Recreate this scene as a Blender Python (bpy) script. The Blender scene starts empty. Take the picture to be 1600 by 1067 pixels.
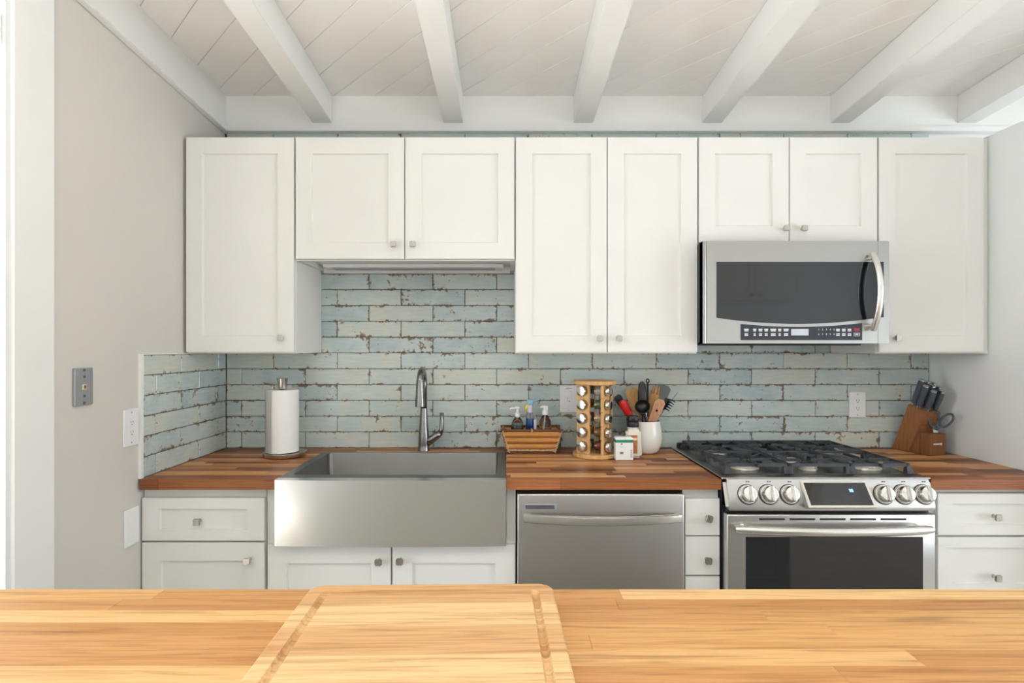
import bpy, bmesh, math, random
from mathutils import Vector, Matrix
random.seed(7)
PI = math.pi
sc = bpy.context.scene
COL = sc.collection

# ------------------------------------------------------------------ camera
CAMY, CAMZ, F = -2.76, 1.405, 894.0
cd = bpy.data.cameras.new('camera'); cam = bpy.data.objects.new('camera', cd); COL.objects.link(cam)
cam.location = (0, CAMY, CAMZ); cam.rotation_euler = (PI/2, 0, 0)
cd.sensor_fit = 'HORIZONTAL'; cd.sensor_width = 36; cd.lens = 36*F/1600
cd.shift_x = 10/1600; cd.shift_y = 7.5/1600; cd.clip_start = .02
sc.camera = cam

# ------------------------------------------------------------------ world, lights, exposure
w = bpy.data.worlds.new('world'); sc.world = w; w.use_nodes = True
bgn = w.node_tree.nodes['Background']; bgn.inputs[0].default_value = (.86, .93, 1, 1); bgn.inputs[1].default_value = .6
def area(name, loc, rot, sx, sy, power, col=(1, 1, 1)):
    l = bpy.data.lights.new(name, 'AREA'); l.shape = 'RECTANGLE'; l.size = sx; l.size_y = sy; l.energy = power; l.color = col
    o = bpy.data.objects.new(name, l); o.location = loc; o.rotation_euler = rot; COL.objects.link(o); return o
# daylight through the doorway in the left wall, then fill lamps added out of view
area('doorway_daylight', (-2.6, -2.0, 1.3), (0, -PI/2-.3, 0), 2.3, 1.5, 60, (.86, .94, 1))
area('rear_fill', (-.6, -4.75, 1.4), (PI/2+.8, 0, 0), 3.2, 2.4, 14, (.86, .94, 1))  # soft fill added behind the camera, tilted up at the ceiling
area('ceiling_fill', (.4, -2.6, 2.6), (0, 0, 0), 1.6, .5, 9, (1, .985, .96))  # unseen lamp added to brighten the worktops and base fronts
area('side_fill', (4.6, -2.6, 1.3), (0, PI/2+.6, 0), 2.2, 2.2, 84, (.86, .94, 1))  # fill added out of view on the right, tilted upwards
# unseen sun, added so its floor bounce behind the island brightens the ceiling
sl = bpy.data.lights.new('sun_fill', 'SUN'); sl.energy = 56; sl.angle = math.radians(.6); sl.color = (.9, .95, 1)
so = bpy.data.objects.new('sun_fill', sl); so.rotation_euler = (math.radians(34), 0, 0); COL.objects.link(so)
sc.view_settings.view_transform = 'Standard'; sc.view_settings.look = 'None'
sc.view_settings.gamma = 1; sc.view_settings.exposure = 0.25
sc.view_settings.use_curve_mapping = False

# ------------------------------------------------------------------ materials
def lin(c):
    r = []
    for v in c:
        v /= 255
        r.append(v/12.92 if v <= .04045 else ((v+.055)/1.055)**2.4)
    return (*r, 1)
class NT:
    def __init__(s, name):
        s.m = bpy.data.materials.new(name); s.m.use_nodes = True; s.t = s.m.node_tree
        s.b = s.t.nodes['Principled BSDF']
    def n(s, typ, **kw):
        nd = s.t.nodes.new(typ)
        for k, v in kw.items(): setattr(nd, k, v)
        return nd
    def l(s, a, b): s.t.links.new(a, b)
    def math(s, op, a, b=None, clamp=False):
        nd = s.n('ShaderNodeMath', operation=op, use_clamp=clamp)
        for i, v in enumerate((a, b)):
            if v is None: continue
            if isinstance(v, (int, float)): nd.inputs[i].default_value = v
            else: s.l(v, nd.inputs[i])
        return nd.outputs[0]
    def mix(s, fac, a, b, blend='MIX'):
        nd = s.n('ShaderNodeMix', data_type='RGBA', blend_type=blend)
        for i, v in ((0, fac), (6, a), (7, b)):
            if isinstance(v, (int, float)): nd.inputs[i].default_value = v
            elif isinstance(v, tuple): nd.inputs[i].default_value = v
            else: s.l(v, nd.inputs[i])
        return nd.outputs[2]
    def ramp(s, fac, stops):
        nd = s.n('ShaderNodeValToRGB'); e = nd.color_ramp.elements
        while len(e) < len(stops): e.new(.5)
        for k, (p, c) in enumerate(stops): e[k].position = p; e[k].color = c
        s.l(fac, nd.inputs[0]); return nd.outputs[0]
    def smooth(s, x, lo, hi):
        nd = s.n('ShaderNodeMapRange', interpolation_type='SMOOTHSTEP')
        for i, v in ((0, x), (1, lo), (2, hi)):
            if isinstance(v, (int, float)): nd.inputs[i].default_value = v
            else: s.l(v, nd.inputs[i])
        return nd.outputs[0]
    def coords(s, scale=(1, 1, 1), rnd=True, kind='Object'):
        tc = s.n('ShaderNodeTexCoord'); mp = s.n('ShaderNodeMapping'); mp.inputs['Scale'].default_value = scale
        if rnd:
            oi = s.n('ShaderNodeObjectInfo'); ad = s.n('ShaderNodeVectorMath', operation='ADD')
            cb = s.n('ShaderNodeCombineXYZ')
            for i, k in enumerate((37., 91., 53.)): s.l(s.math('MULTIPLY', oi.outputs['Random'], k), cb.inputs[i])
            s.l(tc.outputs[kind], ad.inputs[0]); s.l(cb.outputs[0], ad.inputs[1]); s.l(ad.outputs[0], mp.inputs[0])
        else: s.l(tc.outputs[kind], mp.inputs[0])
        return mp.outputs[0]
    def noise(s, vec, scale, detail=3, rough=.5, dist=0):
        nd = s.n('ShaderNodeTexNoise'); s.l(vec, nd.inputs['Vector'])
        nd.inputs['Scale'].default_value = scale; nd.inputs['Detail'].default_value = detail
        nd.inputs['Roughness'].default_value = rough; nd.inputs['Distortion'].default_value = dist
        return nd.outputs[0]
    def bump(s, h, strength, dist=.001):
        nd = s.n('ShaderNodeBump'); nd.inputs['Strength'].default_value = strength; nd.inputs['Distance'].default_value = dist
        s.l(h, nd.inputs['Height']); s.l(nd.outputs[0], s.b.inputs['Normal'])
def plain(name, c, rough=.5, metal=0, var=.04, scale=6, bump=0, bscale=200, spec=.5, **kw):
    t = NT(name); v = t.coords(rnd=False)
    f = t.noise(v, scale, 3)
    a = lin(c); lo = tuple(x*(1-var) for x in a[:3])+(1,); hi = tuple(min(1, x*(1+var)) for x in a[:3])+(1,)
    t.l(t.ramp(f, [(.3, lo), (.7, hi)]), t.b.inputs['Base Color'])
    t.b.inputs['Roughness'].default_value = rough; t.b.inputs['Metallic'].default_value = metal
    t.b.inputs['Specular IOR Level'].default_value = spec
    if bump: t.bump(t.noise(v, bscale, 2), bump)
    for k, x in kw.items(): t.b.inputs[k.replace('_', ' ')].default_value = x
    return t.m
def steel(name, c, rough, aniso=.6, tang=(1, 0, 0), streak=(3, 90, 400)):
    t = NT(name); v = t.coords(scale=streak, rnd=False)
    f = t.noise(v, 1.0, 4, .6)
    a = lin(c)
    t.l(t.ramp(f, [(.25, tuple(x*.985 for x in a[:3])+(1,)), (.75, a)]), t.b.inputs['Base Color'])
    t.b.inputs['Metallic'].default_value = 1
    t.l(t.math('ADD', t.math('MULTIPLY', f, .03), rough-.015), t.b.inputs['Roughness'])
    t.b.inputs['Anisotropic'].default_value = aniso
    cb = t.n('ShaderNodeCombineXYZ')
    for i in range(3): cb.inputs[i].default_value = tang[i]
    t.l(cb.outputs[0], t.b.inputs['Tangent'])
    return t.m
def wood(name, cols, axis=0, rough=.38, dark=.55, knots=.5, gs=1.0, coat=.0):
    """cols: sRGB tones a stave can take; each object gets its own tone and its own stretch of grain"""
    t = NT(name)
    sc3 = [34*gs]*3; sc3[axis] = 1.25*gs
    v = t.coords(scale=tuple(sc3)); vw = t.coords(scale=tuple(5.0*gs if i != axis else 1.6*gs for i in range(3)))
    oi = t.n('ShaderNodeObjectInfo')
    n = len(cols)
    base = t.ramp(oi.outputs['Random'], [((k+.5)/n, lin(c)) for k, c in enumerate(cols)])
    for nd in t.t.nodes:
        if nd.type == 'VALTORGB' and len(nd.color_ramp.elements) == n:
            nd.color_ramp.interpolation = 'CONSTANT'
            for k in range(n): nd.color_ramp.elements[k].position = k/n
    g = t.noise(v, 3.2, 7, .62, .9)
    fine = t.noise(v, 14, 4, .6, .3)
    cloud = t.noise(vw, 1.1, 3, .5, .8)
    gm = t.ramp(g, [(.3, (dark, dark*.82, dark*.66, 1)), (.45, (.86, .80, .73, 1)), (.56, (1, 1, 1, 1)), (.8, (1.0, .97, .92, 1))])
    c1 = t.mix(.85, base, gm, 'MULTIPLY')
    c2 = t.mix(.35, c1, t.ramp(fine, [(.35, (.72, .66, .58, 1)), (.6, (1, 1, 1, 1))]), 'MULTIPLY')
    kn = t.smooth(cloud, .66, .8)
    c3 = t.mix(t.math('MULTIPLY', kn, knots), c2, (.13, .055, .022, 1))
    t.l(c3, t.b.inputs['Base Color'])
    t.b.inputs['Roughness'].default_value = rough
    t.b.inputs['Specular IOR Level'].default_value = .3; t.b.inputs['Coat Weight'].default_value = coat; t.b.inputs['Coat Roughness'].default_value = .25
    t.bump(fine, .08, .0006)
    return t.m
def tile_mat():
    t = NT('glazed_tile')
    tc = t.n('ShaderNodeTexCoord'); sep = t.n('ShaderNodeSeparateXYZ'); t.l(tc.outputs['Generated'], sep.inputs[0])
    gx, gz = sep.outputs[0], sep.outputs[2]
    ex = t.math('MULTIPLY', t.math('MINIMUM', gx, t.math('SUBTRACT', 1, gx)), 3.6)
    ez = t.math('MINIMUM', gz, t.math('SUBTRACT', 1, gz))
    edge = t.math('SUBTRACT', 1, t.smooth(t.math('MINIMUM', ex, ez), 0.0, .22))
    v = t.coords()
    oi = t.n('ShaderNodeObjectInfo')
    big = t.noise(v, 7, 3, .5, .6); mid = t.noise(v, 26, 4, .6, .5); fine = t.noise(v, 75, 4, .65, .4)
    vs = t.coords(scale=(5, 5, 40)); streak = t.noise(vs, 3, 3, .6)
    tone = t.math('ADD', t.math('MULTIPLY', big, .9), t.math('MULTIPLY', t.math('SUBTRACT', oi.outputs['Random'], .5), .35))
    base = t.ramp(tone, [(.2, lin((172, 190, 192))), (.42, lin((194, 208, 206))), (.58, lin((206, 212, 203))), (.78, lin((214, 211, 188)))])
    base = t.mix(.35, base, t.ramp(streak, [(.3, lin((172, 188, 188))), (.7, lin((214, 220, 212)))]))
    # worn, rusty patches gather along the edges of a tile
    thr = t.math('SUBTRACT', t.math('ADD', .60, t.math('MULTIPLY', oi.outputs['Random'], .06)), t.math('MULTIPLY', edge, .095))
    thr = t.math('SUBTRACT', thr, t.math('MULTIPLY', t.smooth(big, .5, .75), .07))
    rust = t.smooth(t.math('SUBTRACT', t.math('ADD', t.math('MULTIPLY', mid, .55), t.math('MULTIPLY', fine, .45)), thr), -.012, .03)
    cream = t.smooth(t.math('SUBTRACT', mid, t.math('SUBTRACT', .62, t.math('MULTIPLY', edge, .1))), -.02, .08)
    c = t.mix(t.math('MULTIPLY', cream, .5), base, lin((208, 202, 180)))
    c = t.mix(t.math('MULTIPLY', rust, .88), c, t.ramp(fine, [(.4, lin((78, 58, 50))), (.65, lin((134, 104, 82)))]))
    t.l(c, t.b.inputs['Base Color'])
    t.l(t.math('ADD', t.math('MULTIPLY', rust, .35), .16), t.b.inputs['Roughness'])
    t.bump(t.math('SUBTRACT', t.math('MULTIPLY', big, 1.5), t.math('MULTIPLY', rust, .5)), .25, .0015)
    return t.m
def glass(name, c, rough=.03, ior=1.45):
    t = NT(name); v = t.coords(rnd=False)
    a = lin(c)
    t.l(t.ramp(t.noise(v, 8, 2), [(.3, tuple(x*.97 for x in a[:3])+(1,)), (.7, a)]), t.b.inputs['Base Color'])
    t.b.inputs['Transmission Weight'].default_value = 1; t.b.inputs['Roughness'].default_value = rough; t.b.inputs['IOR'].default_value = ior
    return t.m
def emit(name, c, s):
    t = NT(name); t.b.inputs['Base Color'].default_value = lin(c)
    v = t.coords(rnd=False); t.l(t.ramp(t.noise(v, 40, 2), [(.2, tuple(x*.9 for x in lin(c)[:3])+(1,)), (.8, lin(c))]), t.b.inputs['Emission Color'])
    t.b.inputs['Emission Strength'].default_value = s
    return t.m

m_cab = plain('cabinet_paint', (230, 229, 224), .62, var=.012, spec=.25)
m_white = plain('white_trim_paint', (236, 235, 231), .42, var=.012)
m_ceil = plain('ceiling_paint', (240, 237, 233), .6, var=.02, bump=.05)
m_greige = plain('greige_wall_paint', (213, 208, 201), .7, var=.012, bump=.06, bscale=350)
m_rwall = plain('white_wall_paint', (232, 233, 232), .65, var=.01, bump=.06, bscale=350)
m_floor = wood('floor_wood', [(206, 200, 192), (212, 206, 198), (200, 194, 186)], rough=.4)
m_tile = tile_mat()
m_grout = plain('dark_grout', (92, 72, 60), .9, var=.2, scale=60)
m_counter = wood('acacia_butcher_block', [(156, 98, 60), (190, 128, 80), (214, 158, 106), (140, 86, 54), (224, 174, 122), (118, 72, 48), (196, 136, 86), (170, 108, 66)], rough=.42, dark=.42, knots=.45)
m_island = wood('teak_butcher_block', [(218, 170, 110), (232, 188, 130), (200, 148, 92), (236, 196, 140), (206, 154, 98), (226, 182, 124)], rough=.42, dark=.5, knots=.6, gs=.8)
m_board = wood('maple_board_wood', [(236, 204, 156), (228, 188, 134), (242, 214, 172), (232, 196, 146), (214, 170, 120)], rough=.5, dark=.55, knots=.4, gs=.9)
m_steel = steel('brushed_steel', (200, 198, 195), .3)
m_steel_v = steel('brushed_steel_fridge_grade', (192, 188, 183), .34)
m_mw = steel('microwave_steel', (172, 170, 167), .3)
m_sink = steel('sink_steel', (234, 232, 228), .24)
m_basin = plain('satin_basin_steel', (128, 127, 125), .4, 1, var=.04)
m_chrome = plain('polished_nickel', (208, 206, 202), .14, 1, var=.03)
m_nickel = plain('brushed_nickel', (190, 185, 177), .26, 1, var=.05, scale=40)
m_faucet = plain('faucet_steel', (142, 141, 139), .26, 1, var=.05)
m_hand = plain('satin_handle_steel', (220, 218, 214), .25, 1, var=.02)
m_blackglass = plain('black_glass', (16, 18, 24), .05, var=.1, spec=.8)
m_panel = plain('control_panel_black', (44, 46, 56), .25, var=.05)
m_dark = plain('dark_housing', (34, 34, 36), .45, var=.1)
m_iron = plain('cast_iron', (52, 54, 60), .5, var=.15, scale=60, bump=.2)
m_enamel = plain('grey_cooktop_enamel', (98, 98, 94), .22, .6, var=.08)
m_burner = plain('burner_alloy', (206, 202, 192), .4, .7, var=.08)
m_print = plain('white_print', (225, 225, 228), .5, var=.02)
m_red = plain('red_print', (150, 40, 50), .5)
m_lcd = plain('lcd_glass', (196, 204, 214), .2, var=.05)
m_blue_led = emit('blue_digits', (120, 170, 240), 1.0)
m_paper = plain('paper_towel', (240, 239, 235), .9, var=.015, bump=.3, bscale=260)
m_plate = plain('white_plastic', (238, 238, 238), .35, var=.01)
m_slot = plain('slot_dark', (90, 88, 86), .6)
m_splate = plain('steel_plate', (168, 170, 173), .4, .5, var=.05, scale=30)
m_beige = plain('beige_plastic', (222, 196, 160), .5)
m_bamboo = wood('bamboo_cane', [(196, 132, 70), (206, 146, 82), (188, 122, 62)], rough=.35, dark=.6, knots=.2)
m_twine = plain('raffia_twine', (196, 172, 128), .8, var=.25, scale=120)
m_bdark = plain('dark_cane', (104, 62, 36), .5, var=.25, scale=50)
m_clear = glass('clear_plastic', (240, 246, 246))
m_bluewater = glass('pale_blue_soap', (150, 196, 226), .05, 1.35)
m_bluel = plain('blue_cleaner', (28, 84, 168), .12, var=.12)
m_lblue = plain('light_blue_plastic', (150, 196, 222), .35)
m_yel = plain('yellow_plastic', (232, 214, 70), .4)
m_lav = plain('lavender_label', (206, 198, 216), .5, var=.06)
m_birch = wood('birch_rack_wood', [(226, 182, 124), (232, 190, 134)], axis=2, rough=.42, dark=.8, knots=.05)
m_jar = glass('jar_glass', (236, 240, 236), .04)
spice_cols = [(122, 110, 62), (170, 120, 60), (222, 216, 204), (202, 142, 36), (226, 196, 160), (96, 92, 60), (150, 70, 40), (128, 134, 84)]
m_spice = [plain('ground_spice', c, .85, var=.25, scale=120) for c in spice_cols]
m_crock = plain('white_ceramic', (240, 237, 230), .18, var=.01)
m_nylon = plain('black_nylon', (22, 22, 24), .32, var=.1)
m_silred = plain('red_silicone', (214, 32, 30), .35, var=.06)
m_uwood = wood('utensil_wood', [(206, 152, 92), (216, 168, 106)], axis=2, rough=.5, dark=.7, knots=.1)
m_pink = wood('pale_cherry_wood', [(218, 168, 138), (214, 162, 132)], axis=2, rough=.5, dark=.8, knots=.05)
m_grey = plain('grey_silicone', (112, 116, 114), .45)
m_cream = plain('cream_bottle', (232, 226, 214), .35, var=.02)
m_orange = plain('orange_label', (196, 122, 70), .5, var=.15, scale=50)
m_tin = plain('white_tin', (238, 240, 238), .3, var=.01)
m_green = plain('green_band', (40, 140, 96), .35)
m_brown = plain('brown_print', (70, 48, 40), .6)
m_teal = plain('teal_print', (110, 170, 180), .5)
m_pinkp = plain('pink_print', (226, 130, 150), .5)
m_block = wood('acacia_knife_block', [(140, 94, 60), (160, 108, 70)], axis=2, rough=.45, dark=.5, knots=.5, gs=1.4)
m_knife = plain('slate_handle', (72, 82, 92), .35, var=.08)
m_bolster = plain('polished_bolster', (205, 205, 205), .2, 1)
m_casing = m_white

# ------------------------------------------------------------------ mesh helpers
WO = {}
def V(*a): return Vector(a)
def add(name, bm, mat, parent=None, origin=None, smooth=False, auto=False):
    """bm holds world coordinates; the object's origin goes to `origin` (default: its parent's origin)"""
    po = WO[parent] if parent else Vector((0, 0, 0))
    og = Vector(origin) if origin is not None else (po if parent else Vector((0, 0, 0)))
    bmesh.ops.translate(bm, vec=-og, verts=bm.verts)
    bmesh.ops.recalc_face_normals(bm, faces=bm.faces)
    me = bpy.data.meshes.new(name); bm.to_mesh(me); bm.free()
    if smooth:
        for p in me.polygons: p.use_smooth = True
        if auto:
            try: me.set_sharp_from_angle(angle=math.radians(38))
            except Exception: pass
    if mat: me.materials.append(mat)
    o = bpy.data.objects.new(name, me); COL.objects.link(o)
    if parent: o.parent = parent
    o.location = og - po; WO[o] = og
    return o
def tag(o, label, cat, group=None, kind=None):
    o['label'] = label; o['category'] = cat
    if group: o['group'] = group
    if kind: o['kind'] = kind
    return o
def thing(name, loc, label, cat, group=None):
    e = bpy.data.objects.new(name, None); e.empty_display_size = .05; COL.objects.link(e); e.location = loc; WO[e] = Vector(loc)
    return tag(e, label, cat, group)
def NB(): return bmesh.new()
def box(bm, x0, x1, y0, y1, z0, z1, bev=0, seg=1):
    t = bmesh.new() if bev else bm
    vs = [t.verts.new((x, y, z)) for z in (z0, z1) for y in (y0, y1) for x in (x0, x1)]
    for f in ((0, 2, 3, 1), (4, 5, 7, 6), (0, 1, 5, 4), (2, 6, 7, 3), (0, 4, 6, 2), (1, 3, 7, 5)): t.faces.new([vs[i] for i in f])
    if bev:
        bmesh.ops.bevel(t, geom=t.edges[:], offset=bev, segments=seg, affect='EDGES', profile=.5)
        merge(bm, t)
    return bm
def merge(bm, t):
    me = bpy.data.meshes.new('tmp'); t.to_mesh(me); t.free(); bm.from_mesh(me); bpy.data.meshes.remove(me)
def frame(d):
    d = Vector(d).normalized(); a = Vector((0, 0, 1)) if abs(d.z) < .9 else Vector((1, 0, 0))
    u = d.cross(a).normalized(); return u, d.cross(u).normalized()
def tube(bm, pts, rad, seg=12, cap=True, sq=None):
    """swept ring along pts; sq=(a,b) scales the two cross axes"""
    pts = [Vector(p) for p in pts]
    if isinstance(rad, (int, float)): rad = [rad]*len(pts)
    rings = []; u = None
    if sq:
        d = (pts[-1]-pts[0]).normalized(); u = d.cross(Vector((0, 1, 0)))
        u = u.normalized() if u.length > .1 else None
        if u is not None: v = d.cross(u)
    for i, p in enumerate(pts):
        d = (pts[min(i+1, len(pts)-1)]-pts[max(i-1, 0)]).normalized()
        if u is None: u, v = frame(d)
        else:
            u = (u-d*u.dot(d)).normalized(); v = d.cross(u).normalized()
        a, b = sq if sq else (1, 1)
        rings.append([bm.verts.new(p+rad[i]*(math.cos(2*PI*k/seg)*u*a+math.sin(2*PI*k/seg)*v*b)) for k in range(seg)])
    for r0, r1 in zip(rings, rings[1:]):
        for k in range(seg): bm.faces.new((r0[k], r0[(k+1) % seg], r1[(k+1) % seg], r1[k]))
    if cap: bm.faces.new(rings[0][::-1]); bm.faces.new(rings[-1])
    return bm
def lathe(bm, prof, c=(0, 0, 0), seg=28, ax=(0, 0, 1), cap=True):
    c = Vector(c); ax = Vector(ax).normalized(); u, v = frame(ax); rings = []
    for r, h in prof:
        rings.append([bm.verts.new(c+ax*h+max(r, 1e-5)*(math.cos(2*PI*k/seg)*u+math.sin(2*PI*k/seg)*v)) for k in range(seg)])
    for r0, r1 in zip(rings, rings[1:]):
        for k in range(seg): bm.faces.new((r0[k], r0[(k+1) % seg], r1[(k+1) % seg], r1[k]))
    if cap:
        bm.faces.new(rings[0][::-1]); bm.faces.new(rings[-1])
    return bm
def prism(bm, poly, axis, a, b, bev=0):
    """poly: 2D points in the two axes other than `axis` (in xyz order), extruded from a to b"""
    t = bmesh.new() if bev else bm
    def mk(p, s):
        q = list(p); q.insert(axis, s); return t.verts.new(q)
    A = [mk(p, a) for p in poly]; B = [mk(p, b) for p in poly]; n = len(poly)
    t.faces.new(A); t.faces.new(B[::-1])
    for i in range(n): t.faces.new((A[i], B[i], B[(i+1) % n], A[(i+1) % n]))
    if bev:
        bmesh.ops.recalc_face_normals(t, faces=t.faces)
        bmesh.ops.bevel(t, geom=t.edges[:], offset=bev, segments=2, affect='EDGES'); merge(bm, t)
    return bm
def one(name, fn, mat, parent=None, origin=None, smooth=False, auto=False):
    bm = NB(); fn(bm); return add(name, bm, mat, parent, origin, smooth, auto)
def bx(name, dims, mat, parent=None, origin=None, bev=0, seg=1):
    bm = NB(); box(bm, *dims, bev=bev, seg=seg); return add(name, bm, mat, parent, origin)
def copy_tree(o, parent=None):
    c = o.copy(); COL.objects.link(c); WO[c] = WO[o].copy()
    if parent: c.parent = parent
    for ch in list(o.children): copy_tree(ch, c)
    return c
def arc(n, a0, a1): return [a0+(a1-a0)*k/n for k in range(n+1)]

# ------------------------------------------------------------------ the room
XL, XR = -1.357, 2.045          # left wall face, low partition face
SL = .0705                      # the ceiling rises towards the camera
def zc(y): return 2.603-SL*y
floor = bx('floor', (-3.2, 4.4, -4.6, .12, -.1, 0), m_floor); tag(floor, 'brown wooden floor under the kitchen', 'floor', kind='structure')
wb = bx('wall_back', (-1.5, 4.4, .01, .12, 0, 2.75), m_rwall); tag(wb, 'back wall carrying the blue-green brick tiles', 'wall', kind='structure')
def wl():
    bm = NB()
    # rear part of the wall up to the doorway, then beyond it
    prism(bm, [(.01, 0), (-1.20, 0), (-1.20, zc(-1.2)+.03), (.01, zc(0)+.03)], 0, XL-.12, XL)
    prism(bm, [(-2.75, 0), (-4.6, 0), (-4.6, zc(-4.6)+.03), (-2.75, zc(-2.75)+.03)], 0, XL-.12, XL)
    prism(bm, [(-1.20, 2.42), (-2.75, 2.42), (-2.75, zc(-2.75)+.03), (-1.20, zc(-1.2)+.03)], 0, XL-.12, XL)
    return bm
wleft = add('wall_left', wl(), m_greige); tag(wleft, 'greige painted side wall with phone plate and outlet', 'wall', kind='structure')
wr = bx('wall_right', (XR, XR+.12, -.78, .01, 0, 2.297), m_rwall, bev=.002); tag(wr, 'white partition wall ending below the ceiling beside the knife block', 'wall', kind='structure')
bm = NB(); box(bm, -3.2, 4.4, -4.72, -4.6, 0, .15); box(bm, -3.2, 4.4, -4.72, -4.6, 2.62, 3.0)
box(bm, -3.2, -2.25, -4.72, -4.6, .15, 2.62); box(bm, 1.05, 4.4, -4.72, -4.6, .15, 2.62)
wrear = add('wall_rear', bm, m_rwall); tag(wrear, 'plain white wall with a wide window behind the camera', 'wall', kind='structure')
bm = NB(); box(bm, 4.4, 4.5, -4.6, -3.75, 0, 3.0); box(bm, 4.4, 4.5, -1.45, .12, 0, 3.0); box(bm, 4.4, 4.5, -3.75, -1.45, 2.4, 3.0)
wside = add('wall_side', bm, m_rwall); tag(wside, 'white far side wall with a wide glazed doorway', 'wall', kind='structure')
bm = NB(); box(bm, -3.3, -3.2, -4.6, .12, 0, 3.0)
tag(add('wall_hall', bm, m_rwall), 'white wall of the hall beyond the doorway', 'wall', kind='structure')

# ceiling: solid deck, diagonal planks, beams
bm = NB(); prism(bm, [(.12, zc(.12)+.014), (-4.72, zc(-4.72)+.014), (-4.72, zc(-4.72)+.1), (.12, zc(.12)+.1)], 0, -3.3, 4.5)
ceil = add('ceiling', bm, m_ceil); tag(ceil, 'white sloping ceiling of diagonal planks between beams', 'ceiling', kind='structure')
def clip(poly, nx, ny, c, keep_less):
    out = []
    for i in range(len(poly)):
        p, q = poly[i], poly[(i+1) % len(poly)]
        dp, dq = p[0]*nx+p[1]*ny-c, q[0]*nx+q[1]*ny-c
        if not keep_less: dp, dq = -dp, -dq
        if dp <= 0: out.append(p)
        if dp*dq < 0:
            s = dp/(dp-dq); out.append((p[0]+(q[0]-p[0])*s, p[1]+(q[1]-p[1])*s))
    return out
STEP = .1935
k0 = -14
for k in range(k0, 36):
    c0 = 1.3385+STEP*k-2.76; c1 = c0+STEP          # in X + Y
    g = .0012
    poly = [(XL, .005), (XL, -4.6), (4.4, -4.6), (4.4, .005)]
    poly = clip(poly, 1, 1, c0+g, False); poly = clip(poly, 1, 1, c1-g, True) if len(poly) > 2 else []
    pl = []
    for p in poly:
        if not pl or (abs(p[0]-pl[-1][0])+abs(p[1]-pl[-1][1])) > 1e-4: pl.append(p)
    if len(pl) < 3: continue
    area2 = abs(sum(pl[i][0]*pl[(i+1) % len(pl)][1]-pl[(i+1) % len(pl)][0]*pl[i][1] for i in range(len(pl))))/2
    if area2 < .004: continue
    bm = NB(); lo = [bm.verts.new((x, y, zc(y)+random.uniform(0, .0008))) for x, y in pl]; hi = [bm.verts.new((x, y, zc(y)+.016)) for x, y in pl]
    bot = bm.faces.new(lo); bm.faces.new(hi[::-1])
    for i in range(len(pl)): bm.faces.new((lo[i], hi[i], hi[(i+1) % len(pl)], lo[(i+1) % len(pl)]))
    bmesh.ops.bevel(bm, geom=list(bot.edges), offset=.0016, segments=1, affect='EDGES')
    cx = sum(p[0] for p in pl)/len(pl); cy = sum(p[1] for p in pl)/len(pl)
    add('plank', bm, m_ceil, ceil, (cx, cy, zc(cy)))
for xb in (-.9255, -.298, .325, .942, 1.557, 2.163, 2.78, 3.40, 4.02):
    bm = NB(); prism(bm, [(-.018, zc(0)-.128), (-4.6, zc(-4.58)-.128), (-4.6, zc(-4.58)+.001), (-.018, zc(0)+.001)], 0, xb, xb+.094, bev=.002)
    add('beam', bm, m_white, ceil, (xb, 0, 2.5))
def fascia(name, lbl, pts_main, pts_lip, axis, a, b, a2, b2):
    bm = NB(); prism(bm, pts_main, axis, a, b); f = add(name, bm, m_white); tag(f, lbl, 'trim', kind='structure')
    bm = NB(); prism(bm, pts_lip, axis, a2, b2, bev=.003); add('moulding', bm, m_white, f)
fascia('trim_1', 'white board running under the ceiling along the back wall', [(.01, 2.45), (-.018, 2.45), (-.018, zc(0)+.003), (.01, zc(0)+.003)],
       [(.01, 2.431), (-.034, 2.431), (-.034, 2.456), (.01, 2.456)], 0, XL, 4.4, XL, 4.4)
d = .152
fascia('trim_2', 'white sloping board along the top of the greige wall', [(-.018, zc(0)-d), (-4.6, zc(-4.6)-d), (-4.6, zc(-4.6)+.003), (-.018, zc(0)+.003)],
       [(-.03, zc(0)-d-.02), (-4.6, zc(-4.6)-d-.02), (-4.6, zc(-4.6)-d+.004), (-.03, zc(0)-d+.004)], 0, XL, XL+.018, XL, XL+.03)
# doorway casing and jamb
bm = NB(); box(bm, XL, XL+.02, -1.205, -1.062, 0, 2.5, bev=.003); cs = add('trim_3', bm, m_casing); tag(cs, 'wide white casing board beside the doorway', 'trim', kind='structure')
bm = NB(); box(bm, XL-.14, XL+.012, -1.222, -1.2, 0, 2.42); jb = add('trim_4', bm, m_rwall); tag(jb, 'white jamb lining of the doorway', 'trim', kind='structure')
bm = NB(); box(bm, XL-.10, XL+.004, -1.236, -1.222, 2.215, 2.30, bev=.003); add('stop_block', bm, m_white, jb)

# ------------------------------------------------------------------ backsplash tiles
TW, TH = .3077, .0763
def tile_bm(wd, ht, seed):
    r = random.Random(seed); bm = NB(); n = max(2, int(wd/.05)); m = 2
    pts = []
    for i in range(n): pts.append((-wd/2+wd*i/n, -ht/2))
    for i in range(m): pts.append((wd/2, -ht/2+ht*i/m))
    for i in range(n): pts.append((wd/2-wd*i/n, ht/2))
    for i in range(m): pts.append((-wd/2, ht/2-ht*i/m))
    j = lambda s: r.uniform(-s, s)
    pts = [(x+j(.0007), z+j(.0007)) for x, z in pts]
    fr = [bm.verts.new((x*(1-.004/wd), 0, z*(1-.004/ht))) for x, z in pts]; md = [bm.verts.new((x, .0018, z)) for x, z in pts]; bk = [bm.verts.new((x, .0085, z)) for x, z in pts]
    bm.faces.new(fr[::-1]); N = len(pts)
    for a, b in ((fr, md), (md, bk)):
        for i in range(N): bm.faces.new((a[i], a[(i+1) % N], b[(i+1) % N], b[i]))
    bm.faces.new(bk)
    bmesh.ops.recalc_face_normals(bm, faces=bm.faces)
    return bm
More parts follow.
